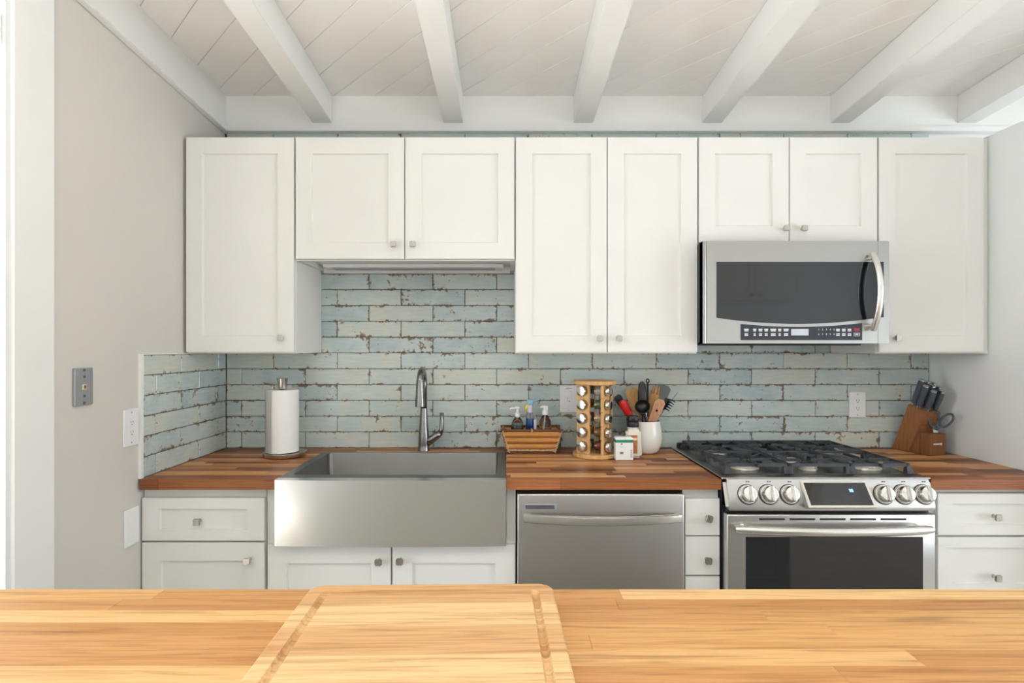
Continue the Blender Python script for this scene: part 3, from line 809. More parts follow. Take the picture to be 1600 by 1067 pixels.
    bm = NB(); box(bm, x0+.004, x1-.004, ydf+.004, -.642, .04, .158, bev=.004); add('warming_drawer', bm, m_steel, t)
    bx('gap_shadow_strip', (x0+.01, x1-.01, -.66, -.642, oz(803.5)+.001, zb-.001), m_dark, t)  # dark strip painting the shade in the gap above the oven door
gas_range()

# ------------------------------------------------------------------ microwave
def text_mesh(s, size):
    cu = bpy.data.curves.new('txt', 'FONT'); cu.body = s; cu.size = size; cu.align_x = 'CENTER'; cu.align_y = 'CENTER'; cu.extrude = .0002
    o = bpy.data.objects.new('txt', cu); COL.objects.link(o); dg = bpy.context.evaluated_depsgraph_get()
    me = bpy.data.meshes.new_from_object(o.evaluated_get(dg)); bpy.data.objects.remove(o); bpy.data.curves.remove(cu); return me
def microwave():
    x0, x1, z0, z1, yf = .800, 1.5565, 1.4165, 1.8305, -.45
    t = thing('microwave', ((x0+x1)/2, -.2, z0), 'stainless steel over-the-range microwave with a curved bar handle', 'microwave')
    bx('body', (x0+.004, x1-.004, -.40, -.004, z0+.004, z1), m_dark, t, bev=.003)
    bx('bottom_vent', (x0+.05, x1-.1, -.42, -.06, z0-.008, z0+.004), m_dark, t, bev=.003)
    X = lambda p: (p-790)*2.31/F
    Z = lambda p: CAMZ-(p-541)*2.31/F
    def face(a, b):
        bm = NB(); box(bm, a, b, yf, -.401, z0, z1)
        bm.edges.ensure_lookup_table()
        es = [e for e in bm.edges if all(v.co.y < yf+.001 for v in e.verts) and (abs(e.verts[0].co.x-e.verts[1].co.x) < 1e-5 and (abs(e.verts[0].co.x-x0) < 1e-4 or abs(e.verts[0].co.x-x1) < 1e-4))]
        bmesh.ops.bevel(bm, geom=es, offset=.012, segments=5, affect='EDGES'); return bm
    xs = X(1372)
    dr = add('door', face(x0, xs-.0006), m_mw, t, smooth=True, auto=True)
    sd = add('side_panel', face(xs+.0006, x1), m_mw, t, smooth=True, auto=True)
    xa, xb = X(1119.5), X(1380.5); n = 24
    def sag(x): s = (x-X(1246))/(X(1246)-xa); return Z(506)+(Z(496.5)-Z(506))*min(1.1, s*s)
    def win(xa, xb, name, par):
        pl = [(xa, Z(409)), (xb, Z(409))]+[(xb+(xa-xb)*k/n, sag(xb+(xa-xb)*k/n)) for k in range(n+1)]
        bm = NB(); prism(bm, pl, 1, yf-.0015, yf+.001); return add(name, bm, m_blackglass, par)
    win(xa, xs-.0008, 'window', dr); win(xs+.0008, xb, 'window', sd)
    pa, pb = X(1157), X(1347)
    pl = [(pb, Z(531.5)), (pa, Z(531.5))]+[(pa+(pb-pa)*k/n, min(Z(504.5), sag(pa+(pb-pa)*k/n)-.012)) for k in range(n+1)]
    bm = NB(); prism(bm, pl, 1, yf-.0012, yf+.001); cp = add('control_panel', bm, m_panel, dr)
    bm = NB(); box(bm, X(1236), X(1263), yf-.002, yf-.0008, Z(524), Z(514)); add('lcd', bm, m_lcd, cp)
    def bars(rows, mat, nm):
        bm = NB()
        for px, wd, py in rows: box(bm, X(px-wd/2), X(px+wd/2), yf-.0017, yf-.001, Z(py+.8), Z(py-.8))
        add(nm, bm, mat, cp)
    rows = []
    for px, wd in ((1166, 7), (1179, 5), (1188, 6), (1197, 6), (1208, 9), (1218, 5), (1228, 8)):
        for py in (514.5, 516.8): rows.append((px, wd-(.8 if py > 515 else 0), py))
        for py in (521.5, 523.8): rows.append((px, wd-1.5, py))
    for px in (1309, 1318, 1327):
        for py in (514.5, 516.8, 521.5, 523.8): rows.append((px, 5.5, py))
    bars(rows, m_print, 'lettering')
    for r, s in ((0, '12345'), (1, '67890')):
        for k, ch in enumerate(s):
            me = text_mesh(ch, .0095); me.materials.append(m_print); o = bpy.data.objects.new('digit', me); COL.objects.link(o)
            o.parent = cp; o.rotation_euler = (PI/2, 0, 0)
            o.location = Vector((X(1279+k*6), yf-.0014, Z(515+r*7.2)))-WO[cp]; WO[o] = Vector((0, 0, 0))
    bm = NB(); box(bm, X(1334), X(1343), yf-.002, yf-.001, Z(517.5), Z(512.5)); add('stop_key', bm, m_red, cp)
    bm = NB()
    for a, b, c, d_ in ((1334, 1343, 525, 524.4), (1334, 1343, 520.6, 520), (1334, 1334.6, 525, 520), (1342.4, 1343, 525, 520), (1336, 1341, 523.2, 521.8)):
        box(bm, X(a), X(b), yf-.002, yf-.001, Z(c), Z(d_))
    add('start_key', bm, m_print, cp)
    # bowed vertical handle
    hx = X(1360); bm = NB(); pts = []; n = 18; za, zb = Z(397), Z(516)
    for k in range(n+1):
        s = 2*k/n-1; pts.append((hx, yf-.018-.045*(1-s*s), za+(zb-za)*k/n))
    tube(bm, pts, .0125, 14, sq=(1.05, .75))
    for q in (1, n-1):
        p = Vector(pts[q]); tube(bm, [p, V(hx, yf, p.z)], .009, 10)
    add('handle', bm, m_hand, dr, smooth=True, auto=True)
microwave()

# ------------------------------------------------------------------ wall plates
def plate_local(bmf, name, mat, t): return one(name, bmf, mat, t)
def outlet(x, z, label, wd=.078, ht=.124, wall='back', y=None, kind='duplex'):
    t = thing('wall_outlet' if kind != 'blank' else 'blank_wall_plate', (0, 0, 0), label, 'outlet' if kind != 'blank' else 'wall plate')
    # built facing -Y, then turned for the side wall
    bx('plate', (-wd/2, wd/2, -.006, 0, -ht/2, ht/2), m_plate, t, bev=.002, seg=2)
    if kind == 'duplex':
        fc = bx('insert', (-.0165, .0165, -.0075, -.006, -.034, .034), m_plate, t, bev=.0006)
        for s in (-1, 1):
            for dx in (-.006, .006): bx('slot', (dx-.001, dx+.001, -.0079, -.0074, s*.018-.001, s*.018+.006), m_slot, fc)
            one('ground_hole', lambda b: lathe(b, [(.0022, 0), (.0022, .0006)], (0, -.0074, s*.018-.007), 10, (0, -1, 0)), m_slot, fc)
    elif kind == 'switch':
        fc = bx('insert', (-.0165, .0165, -.0075, -.006, -.034, .034), m_plate, t, bev=.0006)
        bx('slot', (-.004, -.0025, -.0079, -.0074, -.012, .010), m_slot, fc); bx('slot', (0, .006, -.0079, -.0074, -.014, -.010), m_slot, fc)
        bx('print_line', (-.014, .016, -.0064, -.0058, .0505, .0525), m_slot, t)
    for s in (-1, 1): one('screw', lambda b: lathe(b, [(.003, 0), (.0026, .001)], (0, -.006, s*(ht/2-.012 if kind != 'blank' else ht/2-.03)), 10, (0, -1, 0)), m_plate if kind == 'blank' else m_splate, t)
    if wall == 'back': t.location = (x, -.0005, z)
    else: t.location = (XL+.0005, y, z); t.rotation_euler = (0, 0, PI/2)
    return t
outlet(.303, 1.152, 'white outlet plate on the tiles half hidden by the spice rack', .084, .130, kind='switch')
outlet(1.694, 1.124, 'white duplex outlet on the tiles between range and knife block', .08, .124)
outlet(0, 1.112, 'white duplex outlet on the greige wall beside the tile edge', .08, .132, 'left', 2.066-2.76)
outlet(0, .753, 'blank white plate low on the greige wall beside the drawer', .08, .135, 'left', 2.07-2.76, 'blank')
t = thing('phone_jack_plate', (0, 0, 0), 'brushed steel phone jack plate on the greige wall', 'wall plate')
bx('plate', (-.04, .04, -.009, 0, -.06, .06), m_splate, t, bev=.0025, seg=2)
bx('jack', (-.009, .009, -.011, -.008, -.010, .008), m_beige, t, bev=.001); bx('jack_hole', (-.003, .005, -.0114, -.0108, -.006, .004), m_slot, t)
for z in (.053, .032, -.030, -.052):
    one('screw', lambda b: lathe(b, [(.005, 0), (.004, .0022)], (0, -.009, z), 12, (0, -1, 0)), m_slot, t)
t.location = (XL+.0005, 1.83-2.76, 1.276); t.rotation_euler = (0, 0, PI/2)

# ------------------------------------------------------------------ paper towel
def towel():
    x, y = -.985, -.205
    t = thing('paper_towel_holder', (x, y, CZ), 'brushed steel upright paper towel holder on the worktop', 'paper towel holder')
    one('base', lambda b: lathe(b, [(.085, 0), (.091, .004), (.094, .014), (.094, .020), (.088, .0215), (.08, .019)], (x, y, CZ+.0005), 40), m_nickel, t, smooth=True, auto=True)
    rx = x-.012
    one('rod', lambda b: lathe(b, [(.008, .018), (.008, .30)], (rx, y, CZ), 14), m_nickel, t, smooth=True, auto=True)
    one('finial', lambda b: lathe(b, [(.012, .298), (.0185, .300), (.0195, .312), (.0235, .343), (.0245, .347), (.022, .348)], (rx, y, CZ), 24), m_nickel, t, smooth=True, auto=True)
    r = thing('paper_towel_roll', (rx, y, CZ+.0225), 'white paper towel roll on the steel holder', 'paper towel')
    bm = NB(); n = 48; prof = []
    ro = []
    for k in range(n):
        a = 2*PI*k/n; rr = .0705
        ro.append((a, rr))
    def ring(f, z): return [bm.verts.new((rx+f(a, q)*math.cos(a), y+f(a, q)*math.sin(a), z)) for a, q in ro]
    za, zb = CZ+.0225, CZ+.297
    R = [ring(lambda a, q: .022, za), ring(lambda a, q: q, za), ring(lambda a, q: q, zb-.003), ring(lambda a, q: q-.003, zb), ring(lambda a, q: .022, zb)]
    for a, b in list(zip(R, R[1:]))+[(R[-1], R[0])]:
        for k in range(n): bm.faces.new((a[k], a[(k+1) % n], b[(k+1) % n], b[k]))
    add('sheets', bm, m_paper, r, smooth=True, auto=True)
    bm = NB(); P = []
    for k in range(14):
        a = PI*1.42-k*.075; q = .0712+.0006*k*(k < 2)+(.0035 if k == 0 else .0015 if k == 1 else .0004)
        P.append((rx+q*math.cos(a), y+q*math.sin(a)))
    A = [[bm.verts.new((px, py, z)) for px, py in P] for z in (za-.008+.009, zb-.001)]
    for k in range(len(P)-1): bm.faces.new((A[0][k], A[0][k+1], A[1][k+1], A[1][k]))
    bmesh.ops.solidify(bm, geom=bm.faces[:], thickness=.0008)
    add('loose_sheet', bm, m_paper, r, smooth=True, auto=True)
towel()

# ------------------------------------------------------------------ bamboo basket and bottles
def basket():
    x, y, z = .118, -.096, CZ
    t = thing('bamboo_basket', (x, y, z), 'small bamboo cane basket holding soap and spray bottles', 'basket')
    hb = (.100, .052); ht = (.129, .072); H = .10
    def P(sx, sy, s): return V(x+sx*(hb[0]+(ht[0]-hb[0])*s), y+sy*(hb[1]+(ht[1]-hb[1])*s), z+.006+H*s)
    bm = NB(); box(bm, x-hb[0], x+hb[0], y-hb[1], y+hb[1], z+.001, z+.007); add('bottom', bm, m_bdark, t)
    for s, r in ((.10, .006), (.30, .0135), (.58, .0135), (.85, .013)):
        for a, b in (((-1, -1), (1, -1)), ((-1, 1), (1, 1)), ((-1, -1), (-1, 1)), ((1, -1), (1, 1))):
            p, q = P(*a, s), P(*b, s); d_ = (q-p).normalized()*.006
            bm = NB(); tube(bm, [p-d_, q+d_], r, 12); o = add('cane', bm, m_bamboo if r > .01 else m_twine, t, (p+q)/2, True, True)
    for a, b in (((-1, -1), (1, -1)), ((-1, 1), (1, 1)), ((-1, -1), (-1, 1)), ((1, -1), (1, 1))):
        p, q = P(*a, 1.02), P(*b, 1.02); d_ = (q-p).normalized()*.012
        bm = NB(); tube(bm, [p-d_, q+d_], .0065, 10); add('rim_cane', bm, m_bdark, t, (p+q)/2, True, True)
    for sx in (-1, 1):
        for sy in (-1, 1):
            bm = NB(); pts = []
            for k in range(33):
                s = k/32; c = P(sx, sy, s); pts.append(c+V(sx*.004, sy*.012, 0)+V(.005*math.cos(k*1.6), 0, .004*math.sin(k*1.6)))
            tube(bm, pts, .0028, 6); add('twine_binding', bm, m_twine, t, smooth=True)
    bm = NB(); p = P(0, -1, 1.0); tube(bm, [p+V(0, -.008, -.006), p+V(.002, -.009, .006), p+V(0, .002, .010)], .003, 8); add('twine_knot', bm, m_twine, t)
basket()
def bottle(x, y, prof, label, cat, mat, liquid=None, lmat=None, group='bottles in the bamboo basket'):
    t = thing('bottle', (x, y, CZ+.0085), label, cat, group)
    one('bottle_body', lambda b: lathe(b, prof, (x, y, CZ+.0085), 24), mat, t, smooth=True, auto=True)
    if liquid: one('liquid', lambda b: lathe(b, liquid, (x, y, CZ+.0085), 24), lmat, t, smooth=True, auto=True)
    return t
x, y = .055, -.098
t = bottle(x, y, [(.024, 0), (.027, .004), (.028, .03), (.029, .112), (.026, .128), (.018, .142), (.012, .150), (.012, .155)], 'clear pump soap bottle with pale blue liquid in the basket', 'soap bottle', m_clear,
           [(.023, .002), (.0255, .005), (.0265, .03), (.0275, .112), (.0272, .118)], m_bluewater)
one('pump_collar', lambda b: lathe(b, [(.0125, .1555), (.0125, .168), (.006, .171), (.0055, .190)], (x, y, CZ+.0085), 18), m_plate, t, smooth=True, auto=True)
bm = NB(); tube(bm, [(x+.010, y, CZ+.203), (x-.004, y, CZ+.204), (x-.030, y, CZ+.201), (x-.036, y, CZ+.196)], [.007, .007, .0045, .0035], 10); add('pump_spout', bm, m_plate, t, smooth=True)
x, y = .113, -.10
t = bottle(x, y, [(.017, 0), (.019, .003), (.019, .150), (.016, .165), (.012, .185), (.012, .190)], 'slim blue-filled spray bottle with light blue trigger head', 'spray bottle', m_clear,
           [(.016, .002), (.0178, .005), (.0178, .146)], m_bluel)
bx('label_sticker', (x+.017, x+.03, y-.012, y+.0, CZ+.09, CZ+.150), m_lav, t, bev=.001)
one('collar', lambda b: lathe(b, [(.0145, .175), (.0145, .205), (.011, .210)], (x, y, CZ+.0085), 18), m_lav, t, smooth=True, auto=True)
bm = NB(); box(bm, x-.014, x+.016, y-.010, y+.010, CZ+.218, CZ+.243, bev=.006, seg=2); tube(bm, [(x+.012, y, CZ+.234), (x+.028, y, CZ+.238), (x+.044, y, CZ+.244)], [.006, .0045, .004], 8); add('trigger_head', bm, m_lblue, t, smooth=True, auto=True)
bm = NB(); tube(bm, [(x-.010, y-.004, CZ+.222), (x-.018, y-.006, CZ+.204), (x-.019, y-.006, CZ+.188)], [.005, .0055, .004], 8); add('trigger', bm, m_yel, t, smooth=True)
x, y = .184, -.098
t = bottle(x, y, [(.025, 0), (.028, .004), (.029, .05), (.030, .118), (.027, .135), (.014, .157), (.011, .162)], 'clear empty trigger bottle with white head at the basket end', 'spray bottle', m_clear)
one('dip_tube', lambda b: tube(b, [(x-.012, y, CZ+.02), (x, y, CZ+.165)], .002, 8), m_plate, t)
one('collar', lambda b: lathe(b, [(.0135, .1625), (.0145, .170), (.0125, .184)], (x, y, CZ+.0085), 18), m_plate, t, smooth=True, auto=True)
bm = NB(); prism(bm, [(x-.008, CZ+.190), (x+.013, CZ+.190), (x+.013, CZ+.213), (x-.012, CZ+.215), (x-.024, CZ+.209), (x-.024, CZ+.203), (x-.008, CZ+.205)], 1, y-.008, y+.008, bev=.002); add('trigger_head', bm, m_plate, t)

# ------------------------------------------------------------------ spice rack
def spice():
    x, y = .398, -.205; H = .338
    t = thing('spice_rack', (x, y, CZ), 'round birch spice carousel with columns of chrome-lidded jars', 'spice rack')
    one('base_disc', lambda b: lathe(b, [(.094, .001), (.097, .004), (.097, .016), (.094, .019)], (x, y, CZ), 44), m_birch, t, smooth=True, auto=True)
    one('top_disc', lambda b: lathe(b, [(.092, H-.017), (.095, H-.014), (.095, H-.003), (.092, H)], (x, y, CZ), 44), m_birch, t, smooth=True, auto=True)
    col = ('front-facing', 'angled', 'rear', 'wall-side')
    rot = math.radians(-35)
    jr = .0215; zs = [CZ+.052+.0605*k for k in range(5)]
    for f in range(4):
        a = -PI/2+rot+f*PI/2          # normal direction
        n = V(math.cos(a), math.sin(a), 0); tg = V(-n.y, n.x, 0); off = -.0245
        c = V(x, y, 0)+n*.062+tg*off
        # panel with a scalloped edge made of bars between the jars
        bm = NB()
        M_ = Matrix((tg, -n, V(0, 0, 1))).transposed().to_4x4(); M_.translation = c
        za, zb = CZ+.0192, CZ+H-.0172
        # holes: build panel as strips around each hole
        t2 = bmesh.new(); w2 = .031; seg = 16
        edges_z = [za]+[(zs[k]+zs[k+1])/2 for k in range(4)]+[zb]
        for k in range(5):
            lo, hi = edges_z[k], edges_z[k+1]; cz = zs[k]; r = jr+.0015
            rect = []; circ = []
            for q in range(seg*4):
                an = 2*PI*(q+.5)/(seg*4); cx_, cz_ = math.cos(an), math.sin(an)
                s = min(w2/abs(cx_) if abs(cx_) > 1e-6 else 9, ((hi-cz) if cz_ > 0 else (cz-lo))/abs(cz_) if abs(cz_) > 1e-6 else 9)
                rect.append((s*cx_, cz+s*cz_)); circ.append((r*cx_, cz+r*cz_))
            L = [[t2.verts.new((p[0], d_, p[1])) for p in pts] for pts, d_ in ((rect, -.006), (circ, -.006), (circ, .006), (rect, .006))]
            N = len(rect)
            for A, B in zip(L, L[1:]+[L[0]]):
                for q in range(N): t2.faces.new((A[q], A[(q+1) % N], B[(q+1) % N], B[q]))
        bmesh.ops.transform(t2, matrix=M_, verts=t2.verts); merge(bm, t2)
        add('panel', bm, m_birch, t, c+V(0, 0, CZ+.15))
        for k in range(5):
            cen = V(x, y, zs[k])+tg*off
            names = ['bottom', 'second lowest', 'middle', 'second highest', 'top']
            lab = {0: f'chrome-lidded spice jar, {names[k]} of the column facing the basket', 1: f'chrome-lidded spice jar, {names[k]} of the column facing the white tin',
                   2: f'spice jar, {names[k]} of the column turned to the utensil crock', 3: f'spice jar, {names[k]} of the column turned to the tiled wall'}[f]
            j = thing('spice_jar', cen+n*.018, lab, 'jar', 'spice jars in the carousel')
            one('glass_body', lambda b: lathe(b, [(.018, .016), (.0205, .018), (.0205, .060), (.017, .066), (.017, .070)], cen, 18, n), m_jar, j, smooth=True, auto=True)
            one('contents', lambda b: lathe(b, [(.0165, .0175), (.019, .020), (.019, .054)], cen, 16, n), m_spice[(k*3+f*2+(0, 4, 1, 2)[f]) % 8] if f != 0 else m_spice[(4, 3, 2, 1, 0)[k]], j, smooth=True, auto=True)
            one('lid', lambda b: lathe(b, [(.0215, .0702), (.0222, .072), (.0222, .086), (.0205, .089), (.012, .0905)], cen, 22, n), m_chrome, j, smooth=True, auto=True)
    one('post', lambda b: box(b, x-.003, x+.003, y-.003, y+.003, CZ+.0192, CZ+H-.0172), m_birch, t)
spice()

# ------------------------------------------------------------------ tin, grinder bottle
def tin():
    x0, x1, yf = .472, .548, 2.455-2.76; z0 = CZ+.0005; h = .096; d_ = .045
    t = thing('tea_tin', ((x0+x1)/2, yf+d_/2, z0), 'small white rectangular tin with a green band', 'tin')
    bx('body', (x0, x1, yf, yf+d_, z0, z0+h), m_tin, t, bev=.003, seg=2)
    bx('lid', (x0+.004, x1-.004, yf+.004, yf+d_-.004, z0+h, z0+h+.003), m_tin, t, bev=.001)
    bx('band', (x0-.0004, x1+.0004, yf-.0004, yf+d_+.0004, z0+h-.02, z0+h-.008), m_green, t, bev=.0005)
    cx = x0+.026; cz = z0+.032
    def flower(b):
        for k in range(5):
            a = k*2*PI/5+.4; p = V(cx, yf-.0004, cz); q = p+V(.011*math.cos(a), 0, .007*math.sin(a))
            s = (q-p).normalized().cross(V(0, 1, 0))*.0022
            vs = [b.verts.new(v) for v in (p, (p+q)/2+s, q, (p+q)/2-s)]; b.faces.new(vs)
        bmesh.ops.solidify(b, geom=b.faces[:], thickness=.0003)
    one('spice_print', flower, m_brown, t)
    bm = NB(); box(bm, cx-.004, cx+.004, yf-.0005, yf+.0005, z0+.068, z0+.072); add('crest_print', bm, m_slot, t)
    bm = NB(); box(bm, cx-.012, cx+.010, yf-.0005, yf+.0005, z0+.056, z0+.0575); box(bm, cx-.010, cx+.008, yf-.0005, yf+.0005, z0+.060, z0+.061); add('name_print', bm, m_lav, t)
    for i, m_ in ((0, m_teal), (1, m_pinkp)):
        bm = NB()
        for k in range(4): box(bm, x1-.012+i*.004, x1-.009+i*.004, yf-.0005, yf+.0005, z0+.012+k*.009, z0+.019+k*.009)
        add('side_print', bm, m_, t)
tin()
def grinder():
    x, y = .563, 2.53-2.76; z = CZ+.0005
    t = thing('seasoning_bottle', (x, y, z), 'cream plastic bottle with a dark grey cap beside the white tin', 'bottle')
    bm = NB(); tt = bmesh.new(); box(tt, x-.036, x+.036, y-.024, y+.024, z, z+.125)
    for v in tt.verts:
        if v.co.z > z+.1: pass
    bmesh.ops.bevel(tt, geom=tt.edges[:], offset=.010, segments=3, affect='EDGES'); merge(bm, tt)
    for v in bm.verts:
        if v.co.z > z+.105: s = 1-(v.co.z-z-.105)*9; v.co.x = x+(v.co.x-x)*s; v.co.y = y+(v.co.y-y)*s
    add('bottle_body', bm, m_cream, t, smooth=True, auto=True)
    one('neck', lambda b: lathe(b, [(.020, .123), (.020, .137)], (x, y, z), 22), m_cream, t, smooth=True, auto=True)
    one('cap', lambda b: lathe(b, [(.0245, .134), (.026, .137), (.026, .152), (.024, .156), (.0285, .163), (.0285, .174), (.025, .182), (.015, .184)], (x, y, z), 28), m_dark, t, smooth=True, auto=True)
    bx('label_panel', (x-.030, x+.014, y-.0252, y-.0238, z+.02, z+.10), m_orange, t)
    bx('label_stripe', (x-.028, x+.012, y-.0256, y-.0251, z+.078, z+.088), m_cream, t)
grinder()

# ------------------------------------------------------------------ utensil crock and utensils
CX, CY = .640, -.118
t = thing('utensil_crock', (CX, CY, CZ), 'white ceramic crock crowded with cooking utensils', 'crock')
one('crock_body', lambda b: lathe(b, [(.05, .001), (.058, .004), (.066, .014), (.0785, .045), (.0815, .07), (.079, .10), (.073, .135), (.0705, .148), (.0685, .149), (.0675, .147), (.075, .10), (.0775, .07), (.074, .045), (.06, .016), (.05, .010)], (CX, CY, CZ), 40), m_crock, t, smooth=True, auto=True)
def at(px, py, D): return V((px-790)*D/F, D-2.76, CAMZ-(py-541)*D/F)
def uten(name, label, foot, tip, fn):
    t = thing(name, foot, label, 'utensil', 'utensils in the white crock'); fn(t, Vector(foot), Vector(tip)); return t
def shaft(t, p, q, r, mat, name='handle'):
    return one(name, lambda b: tube(b, [p, p.lerp(q, .5), q], r, 10), mat, t, smooth=True, auto=True)
def paddle(t, a, b, w0, w1, th, mat, name='head', side=None, hole=False):
    """flat rounded blade from a to b facing the camera"""
    ax = (b-a); L = ax.length; ax.normalize(); sd = ax.cross(V(0, 1, 0)).normalized(); nv = sd.cross(ax).normalized()
    bm = NB(); n = 10; pts = []
    for k in range(n+1):
        s = k/n; w_ = w0+(w1-w0)*s
        if s > .85: w_ *= math.sqrt(max(.15, 1-((s-.85)/.15)**2*.7))
        if s < .15: w_ *= .6+.4*s/.15
        pts.append((s, w_))
    out = [(s, w_) for s, w_ in pts]+[(s, -w_) for s, w_ in reversed(pts)]
    A = [bm.verts.new(a+ax*L*s+sd*w_-nv*th/2) for s, w_ in out]; B = [bm.verts.new(a+ax*L*s+sd*w_+nv*th/2) for s, w_ in out]
    bm.faces.new(A); bm.faces.new(B[::-1])
    for i in range(len(A)): bm.faces.new((A[i], B[i], B[(i+1) % len(A)], A[(i+1) % len(A)]))
    o = add(name, bm, mat, t, a)
    if hole:
        c = a+ax*L*.62-nv*th*.52
        one('hanging_hole', lambda q: lathe(q, [(.0055, 0), (.0055, .0006)], c, 14, nv if nv.y < 0 else -nv), m_nylon, o)
    return o
def ft(dx, dy): return V(CX+dx, CY+dy, CZ+.02)
# dark turner leaning to the rack
def f(t, p, q): d_ = q-p; shaft(t, p, p+d_*.72, .005, m_nylon); paddle(t, p+d_*.70, q, .014, .020, .004, m_nylon)
uten('black_turner', 'short black nylon turner leaning towards the spice rack', ft(0.0343, 0.0347), at(963, 618, 2.6874), f)
def f(t, p, q):
    d_ = q-p; shaft(t, p, p+d_*.62, .006, m_uwood); paddle(t, p+d_*.58, q, .026, .030, .007, m_uwood)
uten('wooden_spatula', 'broad flat-ended wooden spatula behind the red scraper', ft(0.0343, -0.0041), at(985, 607, 2.6964), f)
def f(t, p, q):
    d_ = q-p; shaft(t, p, p+d_*.66, .005, m_clear); a = p+d_*.68
    one('head', lambda b: tube(b, [a, a.lerp(q, .15), a.lerp(q, .85), q], [.012, .0185, .0205, .014], 14, sq=(1, .6)), m_silred, t, smooth=True, auto=True)
uten('red_scraper', 'bright red silicone scraper leaning out above the dark bottle cap', ft(0.0198, -0.0187), at(971, 626, 2.6153), f)
def f(t, p, q):
    d_ = q-p; shaft(t, p, p+d_*.7, .004, m_hand); a = p+d_*.7; b = q
    for k in range(5):
        an = PI*k/5; u = V(math.cos(an), math.sin(an)*.9, 0); L = (b-a)
        pts = [a+L*(s)+u*.017*math.sin(PI*s) for s in [i/10 for i in range(11)]]
        one('wire', lambda bm: tube(bm, pts, .0012, 6), m_chrome, t, smooth=True)
uten('small_whisk', 'small steel wire whisk beside the wooden spatula', ft(0.0434, 0.0127), at(1001, 608, 2.6502), f)
def f(t, p, q):
    d_ = q-p; shaft(t, p, p+d_*.55, .006, m_nylon); a = p+d_*.5
    pts = [a.lerp(q, s) for s in (0, .15, .4, .7, .92, 1)]
    one('head', lambda b: tube(b, pts, [.010, .017, .0215, .0205, .015, .006], 14, sq=(1, .35)), m_nylon, t, smooth=True, auto=True)
uten('black_spoon', 'tall black nylon spoon with a long oval bowl', ft(-0.0112, -0.0412), at(1003, 596, 2.6268), f)
def f(t, p, q):
    d_ = q-p; shaft(t, p, q, .0045, m_nylon)
    one('hanging_ring', lambda b: [tube(b, [q+V(.0065*math.cos(a), 0, .009+.009*math.sin(a)) for a in arc(14, 0, 2*PI)], .003, 6)], m_nylon, t, smooth=True)
uten('ring_handle_tool', 'thin black handle ending in a hanging ring, tallest in the crock', ft(0.0233, 0.0162), at(1012, 598, 2.7281), f)
def f(t, p, q):
    d_ = q-p; shaft(t, p, p+d_*.9, .005, m_nylon)
    bm = NB(); ax = V(-.25, -.75, .45).normalized(); lathe(bm, [(.006, -.024), (.020, -.02), (.030, -.008), (.034, .006), (.032, .006), (.028, -.006), (.018, -.016), (.004, -.02)], q, 24, ax)
    add('bowl', bm, m_nylon, t, smooth=True, auto=True)
uten('black_ladle', 'black nylon ladle with its bowl just above the crock rim', ft(0.0323, -0.0364), at(1004, 636, 2.5738), f)
def f(t, p, q):
    d_ = q-p; shaft(t, p, p+d_*.45, .007, m_pink); paddle(t, p+d_*.42, q, .016, .026, .008, m_pink, hole=True)
uten('cherry_wood_paddle', 'pinkish wooden paddle with a hanging hole at the crock front', ft(-0.0124, 0.0083), at(1033, 624, 2.5779), f)
def f(t, p, q):
    d_ = q-p; shaft(t, p, p+d_*.65, .0055, m_uwood); a = p+d_*.62; ax = d_.normalized(); sd = ax.cross(V(0, 1, 0)).normalized()
    one('head', lambda b: tube(b, [a, a.lerp(q, .3), a.lerp(q, .65)], [.010, .021, .022], 14, sq=(1, .4)), m_uwood, t, smooth=True, auto=True)
    for k in (-1, 0, 1):
        s0 = a.lerp(q, .6)+sd*.014*k; one('tine', lambda b: tube(b, [s0, s0+ax*.018, q+sd*.013*k], [.006, .0055, .003], 8), m_uwood, t, smooth=True)
uten('wooden_fork', 'yellowish wooden salad fork with blunt tines', ft(-0.0054, 0.0251), at(1026, 603, 2.6632), f)
def f(t, p, q):
    d_ = q-p; shaft(t, p, p+d_*.75, .004, m_grey); paddle(t, p+d_*.68, q, .016, .034, .003, m_grey)
uten('grey_turner', 'grey flared turner behind the wooden fork', ft(0.0107, -0.0371), at(1039, 602, 2.7181), f)
def f(t, p, q):
    d_ = q-p; shaft(t, p, p+d_*.8, .0055, m_nylon); ax = d_.normalized(); sd = V(.45, 0, -.55).normalized()
    c = p+d_*.78
    one('head', lambda b: tube(b, [c, c.lerp(q, .5), q], [.010, .016, .012], 12, sq=(1, .5)), m_nylon, t, smooth=True, auto=True)
    for k in range(5):
        s = c.lerp(q, .15+.2*k); e = s+V(.030, -.016, -.012)
        one('tine', lambda b: tube(b, [s, s.lerp(e, .6)+V(0, 0, .004), e], [.0042, .0036, .0022], 8), m_nylon, t, smooth=True)
uten('black_pasta_fork', 'black nylon pasta fork with tines pointing to the range', ft(-0.0421, 0.0122), at(1044, 623, 2.6177), f)
def f(t, p, q): shaft(t, p, q, .0014, m_grey, 'skewer_rod')
uten('metal_skewer', 'thin dark metal skewer sticking out furthest towards the range', ft(-0.036, 0.0155), at(1059, 613, 2.6656), f)

